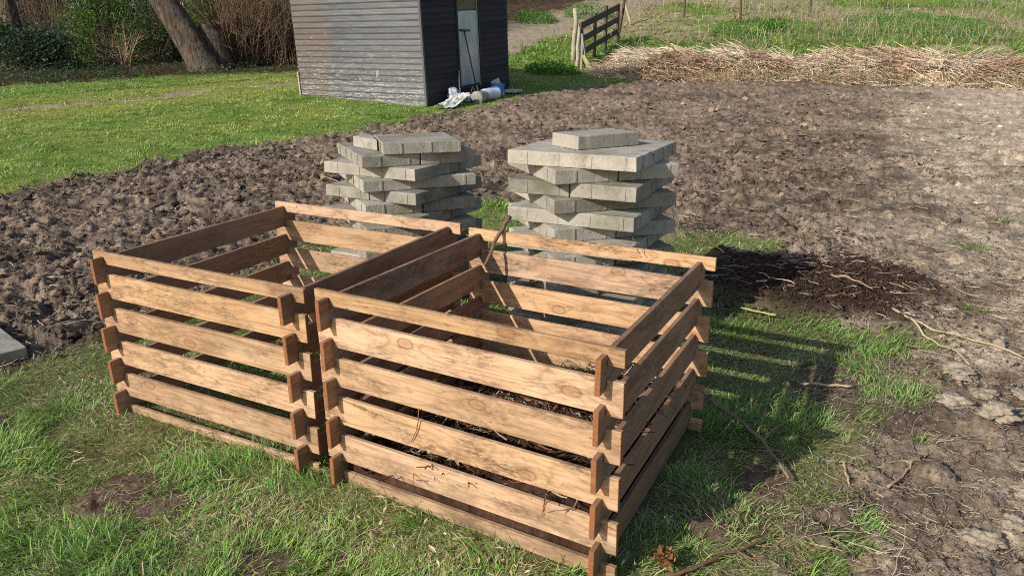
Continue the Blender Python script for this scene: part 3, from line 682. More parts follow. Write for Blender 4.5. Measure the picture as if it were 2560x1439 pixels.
# tally of chalk strokes on the long wall
bm = bmesh.new()
for yy in (1.015, 1.04, 1.065): bx(bm, (-.022, yy, .50), (.003, .009, .17))
bm_obj('chalk_mark', bm, mat_plain('chalk', (.5, .49, .47), .9), shed)
def S3(x, y, z): v = SM @ Vector((x, y, z)); return (v.x, v.y, v.z)
def ground_pt(x, y): return float(gz(np.array([x]), np.array([y]))[0])
UPS = Vector((.0056, -.0659, .9978))
# T-handled tool leaning on the door
bm = bmesh.new(); 
t = empty('spade', S3(1.32, -.20, .03), 'long T-handled garden tool leaning against the door of the shed', 'garden tool')
def ctube(name, pts, rads, mat, parent=None, sides=8, base=None):
    path = np.array([pts], float); v, l, tt, c = tubes(path, np.array([rads], float), sides, np.array([[.3, .3, .3]]), cap=True)
    o = np_mesh(name, v-(np.array(base) if base is not None else 0), l, tt, mat, c, parent, smooth=True); return o
M_METAL = mat_plain('grey_metal', (.33, .34, .35), .45, .2, 30, .5); M_DARKM = mat_plain('dark_handle', (.04, .04, .045), .5)
b0 = np.array(S3(1.32, -.20, .03))
ctube('shaft', [S3(1.318, -.195, .04), S3(1.255, -.12, .55), S3(1.185, -.035, 1.19)], [.013, .012, .012], M_DARKM, t, base=b0)
ctube('lower_sleeve', [S3(1.322, -.20, .02), S3(1.30, -.17, .24)], [.020, .016], M_METAL, t, base=b0)
ctube('handle', [S3(1.05, -.045, 1.21), S3(1.185, -.045, 1.195), S3(1.34, -.045, 1.19)], [.017, .018, .017], M_DARKM, t, base=b0)
M_STICK = mat_plain('grey_stick', (.62, .56, .54), .8)
o = ctube('walking_stick', [S3(.46, -.42, -.02), S3(.72, -.20, .26), S3(.95, -.04, .52)], [.013, .012, .010], M_STICK); tag(o, 'thin grey stick leaning on the black wall left of the shed door', 'stick')
# bits of rubbish at the foot of the wall
def sheet(name, quad, amp, mat, label, cat, seed, n=26, k=3.5):
    A, B, C, D = [np.array(p, float) for p in quad]; u, v = np.meshgrid(np.linspace(0, 1, n), np.linspace(0, 1, n), indexing='ij'); u = u[..., None]; v = v[..., None]
    P = (A*(1-u)+B*u)*(1-v)+(D*(1-u)+C*u)*v
    w = fbm(u[..., 0]*k, v[..., 0]*k, seed, 3); rid = np.abs(fbm(u[..., 0]*k*1.6+9, v[..., 0]*k*1.6, seed+3, 2)-.5)*2
    P[..., 2] += amp*(w*1.1+.7*(1-rid)**2-.6)*np.sin(np.pi*(.1+.8*u[..., 0]))**.5
    P[..., 0] += amp*.8*(fbm(u[..., 0]*5, v[..., 0]*5, seed+8)-.5); P[..., 1] += amp*.8*(fbm(u[..., 0]*5, v[..., 0]*5, seed+11)-.5)
    l, t = grid_loops(n, n); o = np_mesh(name, P.reshape(-1, 3), l, t, mat, None, smooth=True)
    return tag(o, label, cat)
M_WHITE = mat_plain('white_plastic', (.62, .63, .56), .4, .12, 8); M_BAG = mat_plain('blue_grey_bag', (.30, .34, .42), .35, .35, 9); M_BLUE = mat_plain('blue_plastic', (.02, .22, .62), .4, .12)
def onS(x, y, h=0):
    v = SM @ Vector((x, y, 0)); return (v.x, v.y, ground_pt(v.x, v.y)+h)
sheet('plastic_sheet', [onS(-.30, -.35, .03), onS(-.08, -.62, .02), onS(.62, -.50, .16), onS(.48, -.18, .10)], .09, M_WHITE, 'crumpled off-white plastic sheet on the grass at the corner of the shed', 'plastic sheet', 300)
def blob(name, c, r, mat, label, cat, seed, amp=.5):
    vs, fs = ico(4, seed, .42); vs = vs*np.array(r)
    ang = np.arctan2(vs[:, 1], vs[:, 0]); vs = vs*(1+amp*(.12*np.sin(ang*5+seed)*(vs[:, 2:3].T[0] > 0)))[:, None]
    o = np_mesh(name, vs+np.array(c), fs.ravel(), np.full(len(fs), 3), mat, None, smooth=True); return tag(o, label, cat)
blob('rubbish_bag', onS(.52, -.24, .13), (.17, .20, .20), M_BAG, 'crumpled blue and grey rubbish bag against the black shed wall', 'bag', 5)
blob('plastic_bag', onS(.80, -.26, .07), (.15, .18, .11), mat_plain('pale_bag', (.5, .55, .62), .35, .3, 9), 'small pale bag beside the rubbish bag at the shed wall', 'bag', 8)
def drum(name, a, b, r0, r1, mat, label, cat, inner=None):
    a = np.array(a); b = np.array(b); path = np.array([[a, a+(b-a)*.03, a*.5+b*.5, b-(b-a)*.03, b, b-(b-a)*.02, b-(b-a)*.25]])
    rad = np.array([[r0*.96, r0, (r0+r1)/2, r1, r1*1.04, r1*.93, r1*.86]])
    v, l, t, c = tubes(path, rad, 24, np.array([[.3]*3]), cap=True); o = np_mesh(name, v, l, t, mat, None, smooth=True); tag(o, label, cat)
    return o
p = lambda x, y, h: onS(x, y, h)
o = drum('bucket', p(1.12, -.42, .10), p(1.50, -.46, .10), .105, .12, mat_plain('white_plastic_shade_tint', (.50, .57, .68), .45, .12, 6), 'whitish bucket lying on its side below the shed door', 'bucket')  # white bucket, the blue of its shade put into the plastic colour
o = drum('bucket', p(1.58, -.44, .05), p(1.62, -.43, .24), .09, .13, M_BLUE, 'bright blue bucket between the white bucket and the broken slabs', 'bucket')
o = drum('flower_pot', p(.80, -.50, .09), p(1.10, -.46, .09), .12, .095, mat_plain('grey_tub', (.26, .26, .22), .7), 'grey tub lying left of the white bucket below the shed door', 'tub')
o = ctube('hoop_handle', [p(.90, -.30, .02), p(.93, -.30, .20), p(.97, -.30, .25), p(1.02, -.30, .20), p(1.04, -.30, .02)], [.008]*5, mat_plain('orange_cane', (.55, .25, .10), .6)); tag(o, 'thin orange hoop sticking up behind the grey tub', 'hoop')
bm = bmesh.new(); bx(bm, (0, 0, .17), (.22, .045, .36), bev=.006); o = bm_obj('broken_slab', bm, M_CONCW); o.location = Vector(p(1.93, -.30, -.03)); o.rotation_euler = (math.radians(-14), math.radians(-16), 1.5); tag(o, 'broken concrete slab standing on edge against the shed wall', 'broken slab')
bm = bmesh.new(); bx(bm, (0, 0, .03), (.34, .26, .055), bev=.006); o = bm_obj('broken_slab', bm, M_CONCW); o.location = Vector(p(2.28, -.36, .02)); o.rotation_euler = (0, 0, 1.7); tag(o, 'flat piece of concrete slab lying at the far corner of the shed', 'broken slab')

# ------------------------------------------------------------------ heap of cut reeds
HP = np.array([(-6.9,16.6),(-6.0,16.2),(-4.87,15.75),(-3.4,16.4),(-1.86,17.2),(0,17.7),(2.4,18.1),(6,18.8),(10,19.6)])
def heap_h(x, y):
    c = np.interp(x, HP[:, 0], HP[:, 1]); d = (y-c)
    a = .30+.36*fbm(x*.55, x*0+3, 230, 2)+.16*(fbm(x*1.6, y*1.6, 232)-.5)
    return a*np.clip(1-(d/.95)**2, 0, 1)**.6*ss(-6.6, -5.4, x)
a = np.linspace(-6.5, 9.5, 400); b = np.linspace(-1.15, 1.15, 46); X, D = np.meshgrid(a, b, indexing='ij'); Y = np.interp(X, HP[:, 0], HP[:, 1])+D
Z = gz(X, Y)-.03+heap_h(X, Y)*.93+.05*(fbm(X*9, Y*9, 240)-.5)
nn = fbm(X*12, Y*12, 243).ravel()[:, None]; l, t = grid_loops(400, 46)
mound = np_mesh('reed_heap', np.stack([X.ravel(), Y.ravel(), Z.ravel()], 1), l, t, M_CLOD, np.array([.24, .155, .095])*(.3+1.2*nn), smooth=True)
tag(mound, 'long low heap of cut tan reeds along the far edge of the plot', 'reeds')
def ribbons(P, yaw, el, L, W, col, K=4, curl=.25):
    path = wander(P, yaw, L, K, curl, rise=el, droop=.5); return tubes(path, np.repeat((W/2)[:, None], K, 1)*np.linspace(1, .6, K)[None], 3, col)
N = 24000
x = rng.uniform(-6.4, 8.5, N); x = np.where(rng.uniform(size=N) < .6, rng.uniform(-6.3, 4.5, N), x); y = np.interp(x, HP[:, 0], HP[:, 1])+rng.normal(-.22, .55, N).clip(-1.25, 1.2)
z = gz(x, y)+heap_h(x, y)+rng.uniform(-.03, .06, N)
grp = fbm(x*1.7, y*1.7, 250, 2)*9
redd = ss(.45, .62, fbm(x*1.1, y*1.3, 252))[:, None]
col = cjit((.80, .67, .50), N, .22, .05); col = col*(1-redd*.6)+cjit((.46, .27, .16), N, .2, .05)*redd*.6
dk = (rng.uniform(size=N) < .15)[:, None]; col = np.where(dk, col*.4, col)
v, l, t, c = ribbons(np.stack([x, y, z], 1), grp+rng.normal(0, .8, N), rng.normal(.0, .28, N), rng.uniform(.12, .60, N), rng.uniform(.008, .023, N), col)
o = np_mesh('reed_stems', v, l, t, M_STRAW, c, mound); tag(o, kind='stuff')
# standing dry stalks behind and in front of the heap
N = 9500
x = rng.uniform(-6.6, 9, N); y = np.interp(x, HP[:, 0], HP[:, 1])+np.where(rng.uniform(size=N) < .55, rng.uniform(.5, 1.7, N), rng.uniform(-1.3, -.75, N)); z = gz(x, y)
v, l, t, c = blades(np.stack([x, y, z], 1), rng.uniform(.12, .42, N)*np.where(y > np.interp(x, HP[:, 0], HP[:, 1]), 1.25, .7), rng.uniform(.006, .011, N), rng.uniform(0, 6.28, N), rng.uniform(0, .4, N), rng.uniform(0, .4, N), cjit((.46, .40, .24), N, .2, .08))
tag(np_mesh('dry_reeds', v, l, t, M_GRASS, c), 'thin standing dry reeds fringing the tan heap', 'reeds', kind='stuff')
# dead stalks standing on the bank
N = 20000
s = rng.uniform(22.5, 42, N); u = rng.uniform(-.75, .8, N)*s; k = (u > .12*s) & (rng.uniform(size=N) < ss(.38, .6, fbm(s*.35, u*.3, 260))); s, u = s[k], u[k]; n = len(s); x, y = xy(s, u)
v, l, t, c = blades(np.stack([x, y, gz(x, y)], 1), rng.uniform(.15, .75, n), rng.uniform(.008, .017, n), rng.uniform(0, 6.28, n), rng.uniform(0, .6, n), rng.uniform(0, .7, n), cjit((.50, .42, .28), n, .18, .06))
tag(np_mesh('dead_stalks', v, l, t, M_GRASS, c), 'pale dead stalks standing all over the dyke slope', 'dead stalks', kind='stuff')
# leafy weeds
def weeds(cx, cy, rx, ry, N, h, size, colr, label, name='weeds', cat='weeds'):
    r = np.sqrt(rng.uniform(size=N)); a = rng.uniform(0, 6.28, N); x = cx+rx*r*np.cos(a); y = cy+ry*r*np.sin(a)
    z = gz(x, y)+rng.uniform(0, 1, N)*h*(1-r*r*.6)*(.5+fbm(x*5, y*5, 270))
    v, l, t, c = leaves(np.stack([x, y, z], 1), rng.uniform(.6, 1.4, N)*size, cjit(colr, N, .25, .08), .6, .7)
    return tag(np_mesh(name, v, l, t, M_LEAF, c), label, cat)
def gpt(s, k): u = s*k; return xy(s, u)
for s, k, rx, h, lab in ((18.6, .052, .7, .32, 'bright green nettle patch at the foot of the leaning hurdle'), (24.5, .29, .9, .4, 'bright green nettle patch on the dyke between two fence posts'), (25.5, .335, .55, .35, 'small nettle clump right of the largest one on the dyke'),
                          (26.0, .53, 2.6, .35, 'broad leafy green patch on the dyke slope at the right'), (27.5, .03, .8, .4, 'green nettle clump beside the dirt track behind the shed'), (28.5, .10, 1.0, .45, 'dark green clump just left of the top of the hurdle')):
    x0, y0 = gpt(s, k); weeds(x0, y0, rx, rx*.8, int(1500*max(1, rx)), h, .055, (.10, .24, .035), lab, 'nettle_patch', 'nettles')
# molehills on the grass strip
for i, (x0, y0, r, lab) in enumerate(((1.92, 24.9, .30, 'right of the three'), (1.32, 24.7, .19, 'middle of the three'), (.43, 24.2, .22, 'left of the three'))):
    a = np.linspace(0, 1, 9); th = np.linspace(0, 6.2832, 25); A, T = np.meshgrid(a, th, indexing='ij'); x = x0+A*r*np.cos(T)*1.3; y = y0+A*r*np.sin(T)
    z = gz(x, y)+.10*(1-A**2)*(.8+.5*fbm(x*8, y*8, 280)); z[-1] -= .05; l, t = grid_loops(9, 25)
    tag(np_mesh('molehill', np.stack([x.ravel(), y.ravel(), z.ravel()], 1), l, t, M_CLOD, np.array([.24, .20, .14]), smooth=True), f'small grey molehill on the far grass strip, {lab}', 'molehill', 'molehills on the grass strip')
# peat crumbs
def crumbs(N, name, label, fx, lo, hi, colr):
    x, y = fx(N); sz = lo*(hi/lo)**(rng.uniform(size=N)**2); vs, fs = ico(1, 3); z = gz(x, y)+sz*.2
    q = vs[None]*sz[:, None, None]*rng.uniform(.6, 1.4, (N, 1, 3))+np.stack([x, y, z], 1)[:, None, :]
    L = (np.arange(N)[:, None, None]*len(vs)+fs[None]).ravel()
    tag(np_mesh(name, q.reshape(-1, 3), L, np.full(N*len(fs), 3), M_CLOD, np.repeat(cjit(colr, N, .35, .08), len(vs), 0), smooth=True), label, 'soil', kind='stuff')
crumbs(5000, 'peat_crumbs', 'dark brown crumbly peat spread beside the right-hand bin', lambda N: (rng.normal(.95, .28, N), rng.normal(2.85, .28, N)), .004, .016, (.055, .035, .025))
def fieldcr(N):
    s = 2.6*np.exp(rng.uniform(0, math.log(9/2.6), N)); u = rng.uniform(-.85, .8, N)*s; x, y = xy(s, u); m = masks(x, y); k = (m['grass'] < .4) & (m['peat'] < .3); return x[k], y[k]
x, y = fieldcr(24000)
def fc(N): return x[:N], y[:N]
crumbs(len(x), 'soil_crumbs', 'fine crumbs of soil between the clods', fc, .003, .015, (.20, .148, .108))
def rightsoil(N):
    s = 1.5*np.exp(rng.uniform(0, math.log(6/1.5), N)); u = rng.uniform(.1, .9, N)*s; x, y = xy(s, u); m = masks(x, y); k = (m['grass'] < .5) & (x > 1.2); return x[k], y[k]
x, y = rightsoil(9000)
def rs(N): return x[:N], y[:N]
crumbs(len(x), 'soil_crumbs', 'small crumbs of dry soil on the trampled ground at the right', rs, .0022, .010, (.20, .155, .12))

# ------------------------------------------------------------------ straw, stalks, sticks on the ground
def gnd(fx, lift=.004):
    def f(N):
        x, y = fx(N); return np.stack([x, y, gz(x, y)+lift], 1)
    return f
def right_zone(N):
    s = 1.45*np.exp(rng.uniform(0, math.log(7/1.45), N)); u = rng.uniform(.0, .9, N)*s; x, y = xy(s, u); m = masks(x, y)
    k = (rng.uniform(size=N) < (.25+.75*ss(.35, .6, fbm(x*2, y*2, 290)))*(1-m['grass']*.6)*ss(.95, 1.35, x+.12*(y-2)*(y > 2)))&bin_mask(x, y); return x[k], y[k]
BR = [(.46, .36, .24), (.34, .25, .17), (.58, .48, .34), (.22, .15, .10), (.15, .10, .075)]
litter(13000, gnd(right_zone, .003), BR, (.0007, .0017), (.02, .11), 'dry_straw', 'bits of straw and root scattered over the bare ground at the right', 'straw', rise=.05)
litter(300, gnd(right_zone, .006), BR, (.0010, .0022), (.10, .32), 'dead_stalks', 'longer curled dead stalks on the bare ground at the right', 'dead stalks', rise=.05, K=7, curl=.7)
def heapzone(N):
    x = rng.normal(2.45, .40, N); y = rng.normal(3.1, .7, N); k = x > 1.75; return x[k], y[k]
litter(360, gnd(heapzone, .01), [(.60, .50, .35), (.50, .40, .27), (.36, .27, .18)], (.0011, .0026), (.12, .50), 'dead_stalks', 'tangle of pale dead stalks right of the peat', 'dead stalks', rise=.06, K=8, curl=.55)
def fieldz(N):
    s = 3*np.exp(rng.uniform(0, math.log(15/3), N)); u = rng.uniform(-.85, .85, N)*s; x, y = xy(s, u); m = masks(x, y); k = m['grass'] < .4; return x[k], y[k]
litter(3600, gnd(fieldz, .03), BR[:3], (.0015, .0035), (.04, .22), 'dry_straw', 'scattered straw on the turned soil', 'straw', rise=.05)
def bark(N):
    x = rng.uniform(-2.6, -1.3, N); y = rng.uniform(-.1, 1.3, N); x2 = rng.uniform(-.5, 1.2, N); y2 = rng.uniform(3.3, 4.3, N); k = rng.uniform(size=N) < .5; x = np.where(k, x, x2); y = np.where(k, y, y2)
    m = masks(x, y); q = m['grass'] < .5; return x[q], y[q]
x, y = bark(2600); n = len(x)
v, l, t, c = leaves(np.stack([x, y, gz(x, y)+.008], 1), rng.uniform(.012, .045, n), cjit((.17, .125, .095), n, .35, .06), 1.2, .5)
tag(np_mesh('bark_chips', v, l, t, M_CLOD, c), 'grey-brown bark chips at the edges of the turned soil', 'bark', kind='stuff')
def neargrass(N):
    x = rng.uniform(-1.8, 1.5, N); y = rng.uniform(-.9, .1, N); return x, y
litter(200, gnd(neargrass, .025), [(.50, .42, .26), (.40, .30, .18)], (.0010, .0022), (.04, .14), 'dry_straw', 'loose straws lying in the near grass', 'straw', rise=.15)
# husks by the right bin
n = 34; x = rng.uniform(.25, .95, n); y = rng.uniform(-.16, .0, n)
v, l, t, c = leaves(np.stack([x, y, gz(x, y)+.035], 1), rng.uniform(.012, .038, n), cjit((.58, .47, .32), n, .15, .04), .8, .35)
tag(np_mesh('dry_leaves', v, l, t, M_STRAW, c), 'pale dry husks in the grass in front of the right-hand bin', 'dry leaves', kind='stuff')
# big dry clods near the right edge
for i, (x0, y0, r, fl, lab) in enumerate(((1.70, 1.93, .085, .42, 'uppermost of the big pale dry clods near the right edge'), (1.80, 1.70, .060, .5, 'pale dry clod just below the uppermost one near the right edge'), (1.70, 1.60, .070, .5, 'broad pale dry clod left of its neighbours near the right edge'),
        (1.83, 1.46, .075, .55, 'pale dry clod beside a dark hollow near the right edge'), (1.93, 1.78, .05, .6, 'small dry clod furthest right in the row'), (1.80, .70, .055, .6, 'pale dry clod close to the bottom right corner'), (1.87, .80, .04, .7, 'smaller dry clod beside the one at the bottom right corner'), (2.0, 1.25, .05, .6, 'dry clod at the right edge between the upper row and the corner pair'))):
    vs, fs = ico(4, 60+i, .44); q = vs*np.array([r*1.15, r, r*fl]); q = q+np.array([x0, y0, ground_pt(x0, y0)+r*fl*.5])
    tag(np_mesh('dry_clod', q, fs.ravel(), np.full(len(fs), 3), M_CLOD, np.array([[.33, .28, .215]])*np.clip(.75+.5*fbm(q[:, 0]*60, q[:, 1]*60, 350), .4, 1.3)[:, None], smooth=True), lab, 'clod', 'big dry clods near the right edge')
def stick(name, pts, r0, r1, col, label, cat='stick', lift=.02, sides=6, wob=.006, branches=()):
    P = []
    for i in range(len(pts)-1):
        a = np.array(pts[i]); b = np.array(pts[i+1])
        for k in range(5): P.append(a+(b-a)*k/5)
    P.append(np.array(pts[-1])); P = np.array(P, float)
    if P.shape[1] == 2: P = np.column_stack([P, gz(P[:, 0], P[:, 1])+lift])
    P += rng.normal(0, wob, P.shape)*np.array([1, 1, .4])
    parts = [tubes(P[None], np.linspace(r0, r1, len(P))[None]*rng.uniform(.85, 1.15, (1, len(P))), sides, np.array([col]), cap=True)]
    for (i, dx, dy, dz, r) in branches:
        q = P[min(i, len(P)-1)]; Q = np.array([q, q+np.array([dx, dy, dz])*.5+rng.normal(0, .006, 3), q+np.array([dx, dy, dz])]); parts.append(tubes(Q[None], np.array([[r, r*.8, r*.5]]), 5, np.array([col])))
    v, l, t, c = merge(parts); c = c*rng.uniform(.8, 1.15, (len(c), 1))
    return tag(np_mesh(name, v, l, t, M_TWIG, c, None, smooth=True), label, cat)
stick('branch', [(.88, 1.17), (1.01, 1.075), (1.15, .945), (1.28, .735)], .010, .004, (.24, .18, .12), 'forked grey branch lying in the grass right of the bins', 'branch', .03, wob=.003, branches=((9, .0, .12, .05, .004), (10, .05, .10, .04, .003), (11, .03, -.06, .0, .004)))
stick('root', [(1.10, .13), (1.16, .20), (1.21, .30), (1.26, .36)], .007, .003, (.15, .09, .055), 'brown crooked root on the grass at the bottom of the picture', 'root', .018, wob=.002, branches=((12, .07, -.01, .01, .004), (13, .05, .07, .02, .004)))
for i in range(5):
    a = rng.uniform(0, 6.28)
stick('stick', [(1.165, 1.504), (1.25, 1.545), (1.348, 1.596)], .004, .006, (.40, .31, .21), 'pale straight stick across the bare shaded patch right of the bins', lift=.015, wob=.002)
stick('stick', [(1.483, 2.459), (1.60, 2.30), (1.759, 2.025)], .006, .004, (.44, .35, .24), 'long pale stick lying below the tangle of stalks', lift=.02, wob=.003)
stick('stick', [(1.40, 2.50), (1.62, 2.42), (1.952, 2.289)], .006, .004, (.46, .36, .24), 'thin long stick pointing to the right edge from the peat', lift=.015, wob=.004)
stick('stick', [(1.068, 2.749), (1.17, 2.67), (1.289, 2.588)], .005, .003, (.42, .28, .17), 'thin brown stick lying on the dark peat', lift=.07, wob=.003)
stick('twig', [(1.40, .943), (1.43, .87), (1.444, .811)], .0045, .003, (.40, .30, .2), 'short curved twig on the bare soil beyond the forked branch', 'twig', .012)
stick('twig', [(1.613, 1.089), (1.585, .98), (1.56, .87)], .003, .005, (.36, .27, .2), 'bent twig standing out of the soil at the right', 'twig', .015)
stick('reed_leaf', [(.72, 2.27), (.80, 2.25), (.90, 2.235)], .004, .006, (.36, .42, .13), 'yellow-green leek leaf lying at the near edge of the peat', 'leaf', .04, wob=.002)
# brown dead leaf clump
n = 90; P = np.array([1.085, .17, .03])+rng.normal(0, 1, (n, 3))*np.array([.014, .014, .012]); v, l, t, c = leaves(P, rng.uniform(.012, .035, n), cjit((.26, .13, .05), n, .3, .05), .2, .5)
tag(np_mesh('dead_leaf_clump', v, l, t, M_LEAF, c), 'curled rust-brown dead leaves by the near corner of the right-hand bin', 'dead leaves')
# bark strip hanging over the back board of the right bin, twigs on its boards
bc = np.array(convR(.165, .955, .665)); 
stick('bark_strip', [tuple(bc+np.array([.012, .02, .02])), tuple(bc+np.array([-.005, -.045, -.05])), tuple(bc+np.array([-.02, -.12, -.15]))], .010, .006, (.17, .10, .07), 'dark strip of bark hooked over the back board of the right-hand bin', 'bark', wob=.003)
fz = lambda x, z, o=.0: tuple(convR(x, E_-.006-o, z))
stick('twig', [fz(.385, .335, .004), fz(.375, .27), fz(.35, .215)], .0018, .0012, (.25, .13, .07), 'thin reddish twig hanging over a front board of the right-hand bin, left of centre', 'twig', wob=.001)
stick('twig', [fz(.80, .19, .003), fz(.79, .15), fz(.785, .115)], .0018, .0010, (.22, .12, .07), 'short twig poking out low between the front boards of the right-hand bin', 'twig', wob=.001)
stick('twig', [tuple(convR(.70, .94, .67)), tuple(convR(.73, .91, .655)), tuple(convR(.745, .90, .62))], .0022, .0012, (.08, .05, .04), 'small black twig on the back board of the right-hand bin', 'twig', wob=.002, branches=((5, .02, -.01, -.03, .0012),))
stick('twig', [tuple(convR(.93, .96, .665)), tuple(convR(.96, .93, .70)), tuple(convR(1.03, .9, .66))], .0012, .0008, (.25, .15, .10), 'hair-thin curled root on the rear right corner of the right-hand bin', 'twig', wob=.006)

# ------------------------------------------------------------------ hurdle, posts, stakes
def gp3(x, y, h=0): return Vector((x, y, ground_pt(x, y)+h))
M_DARKWOOD = mat_plain('dark_weathered_wood', (.085, .062, .044), .85, .4, 14); M_GREYWOOD = mat_plain('grey_weathered_wood', (.36, .32, .22), .85, .25, 14); M_MOSSWOOD = mat_plain('mossy_plank', (.38, .34, .15), .85, .25, 14)
A, B = (-7.38, 16.69), (-7.96, 20.39)
hd = empty('hurdle_fence', gp3(*A), 'dark three-rail wooden hurdle running uphill behind the shed', 'hurdle'); inv = Matrix.Translation(-hd.location)
def part(name, fn, mat):
    bm = bmesh.new(); fn(bm); bmesh.ops.transform(bm, matrix=inv, verts=bm.verts[:]); return bm_obj(name, bm, mat, hd)
def HPt(t, h): p = gp3(A[0]+(B[0]-A[0])*t, A[1]+(B[1]-A[1])*t); return p+Vector((0, 0, h))
for h0, h1, w in ((.94, 1.0, .13), (.60, .66, .12), (.28, .32, .12)):
    part('rail', lambda bm: bar(bm, HPt(0, h0), HPt(1.0, h1), .04, w*1.25), M_DARKWOOD)
for t_, h in ((.0, 1.0), (.33, 1.12), (.62, 1.2), (.97, 1.1)):
    part('post', lambda bm: bar(bm, HPt(t_, -.1), HPt(t_, h), .10, .07, (1, 0, 0)), M_DARKWOOD)
def post(name, a, b, w, mat, label, cat='post', round_=False):
    a, b = Vector(a), Vector(b)
    if round_:
        pts = [tuple(a.lerp(b, k/4)+Vector((rng.normal(0, w*.12), rng.normal(0, w*.12), 0))) for k in range(5)]
        o = ctube(name, pts, [w/2, w*.52, w*.48, w*.47, w*.42], mat)
    else:
        bm = bmesh.new(); bar(bm, a, b, w, w*.7, (1, 0, 0)); o = bm_obj(name, bm, mat)
    return tag(o, label, cat)
post('post', gp3(-7.75, 17.1, -.1), gp3(-7.78, 17.1, 1.32), .13, M_GREYWOOD, 'pale upright post at the near end of the dark hurdle', round_=True)
post('post', gp3(-8.02, 20.5, -.1), gp3(-7.85, 20.7, 1.85), .10, M_DARKWOOD, 'black leaning post at the upper end of the hurdle', round_=True)
post('pole', gp3(-7.02, 15.75, 0), gp3(-7.42, 16.7, .95), .09, M_GREYWOOD, 'pale thick pole leaning against the near end of the hurdle', 'pole', True)
post('pole', gp3(-6.85, 15.7, 0), gp3(-7.35, 16.75, .80), .06, mat_plain('pole_grey', (.28, .25, .2), .8), 'thinner grey pole leaning beside the pale thick one', 'pole', True)
post('plank', gp3(-6.95, 16.1, .12), gp3(-7.32, 16.6, .72), .13, mat_plain('grey_plank', (.27, .26, .2), .85), 'grey plank slanting down from the hurdle', 'plank')
post('plank', gp3(-6.48, 15.5, .02), gp3(-7.0, 16.1, .28), .11, M_MOSSWOOD, 'yellowish mossy plank end at the foot of the hurdle', 'plank')
post('post', gp3(-8.82, 23.42, -.1), gp3(-9.35, 23.6, 1.25), .09, M_GREYWOOD, 'thin pale post leaning left above the hurdle', round_=True)
PP = [(-7.82, 25.82), (-5.73, 25.53), (-4.15, 29.0), (-1.92, 31.4), (3.2, 31.0), (9.0, 32.0)]
lab = ['first fence post right of the hurdle on the dyke', 'second fence post from the hurdle on the dyke', 'third fence post from the hurdle on the dyke', 'fourth fence post, right of the middle of the dyke']
tops = []
for i, (x0, y0) in enumerate(PP):
    lean = rng.uniform(-.05, .05); post('fence_post', gp3(x0, y0, -.2), gp3(x0, y0, 0)+Vector((lean, 0, 1.15)), .085, M_DARKWOOD, (lab+['fifth fence post on the dyke, above the right edge of the picture', 'sixth fence post on the dyke, outermost on the right'])[i], 'fence post', True)['group'] = 'fence posts along the dyke'
    tops.append(gp3(x0, y0, 1.0))
for k, h in ((0, 0), (1, -.45)):
    pts = [tuple(p+Vector((0, 0, h))) for p in tops]
    tag(ctube('fence_wire', pts, [.004]*len(pts), M_METAL, sides=4), ('upper' if k == 0 else 'lower')+' wire strung between the fence posts on the dyke', 'wire')
post('marker_stake', gp3(1.314, 17.15, -.1), gp3(1.31, 17.15, .17), .045, mat_plain('orange_stake', (.55, .20, .045), .7), 'short orange wooden stake at the far edge of the plot', 'stake')
post('garden_cane', gp3(.84, 17.3, -.1), gp3(.95, 17.35, .95), .018, M_GREYWOOD, 'thin grey cane standing in front of the reed heap left of the orange stake', 'cane', True)

# ------------------------------------------------------------------ woodland on the left
def mat_bark(name, a, b):
    m, nt = new_mat(name); N = NT(nt); tc = N.n('ShaderNodeTexCoord').outputs['Object']
    n = N.noise(N.scale(tc, (11, 11, 2.6)), 1.0, 7, .68, 1.0)
    c = N.mix(N.mapr(n, .36, .62), a, b); c = N.mix(N.mapr(N.noise(tc, 1.6, 3), .55, .75, 0, .35), c, (.10, .11, .055))
    N.out(N.pbr(c, .9, n, 1.0, .06, .1)); return m
M_BARK = mat_bark('grey_brown_bark', (.036, .028, .022), (.165, .130, .100)); M_BARK2 = mat_bark('pale_bark', (.07, .052, .036), (.21, .16, .11))
def trunk_mesh(pts, rads, sides=22, rough=.10, seed=0):
    P = np.array(pts, float); R = np.array(rads, float); n = 44; t = np.linspace(0, len(P)-1, n)
    def cat(A):
        out = []
        for q in t:
            i = min(int(q), len(A)-2); f = q-i; p0 = A[max(i-1, 0)]; p1 = A[i]; p2 = A[i+1]; p3 = A[min(i+2, len(A)-1)]
            out.append(.5*((2*p1)+(-p0+p2)*f+(2*p0-5*p1+4*p2-p3)*f*f+(-p0+3*p1-3*p2+p3)*f**3))
        return np.array(out)
    C = cat(P); r = cat(R); v, l, tt, c = tubes(C[None], r[None], sides, np.array([[.2, .2, .2]]), cap=True)
    v = v.reshape(n, sides, 3); th = np.arange(sides)/sides*6.2832
    k = 1+rough*(fbm(np.broadcast_to(np.cos(th)*2.2, (n, sides))+seed, np.broadcast_to(np.sin(th)*2.2, (n, sides))+t[:, None]*.9, 300+seed)-.5)*2.2
    v = C[:, None]+(v-C[:, None])*k[..., None]
    return v.reshape(-1, 3), l, tt, c
def twig_cloud(N, cen, rad, L, r, col, K=5, curl=.7, up=.3):
    d = rng.normal(size=(N, 3)); d /= np.linalg.norm(d, axis=1, keepdims=True); P = np.array(cen)+d*np.array(rad)*rng.uniform(.2, .95, (N, 1))**.6
    return tubes(wander(P, rng.uniform(0, 6.28, N), rng.uniform(*L, N), K, curl, rise=up), np.repeat(rng.uniform(*r, N)[:, None], K, 1)*np.linspace(1, .35, K), 3, cjit(col, N, .2, .05))
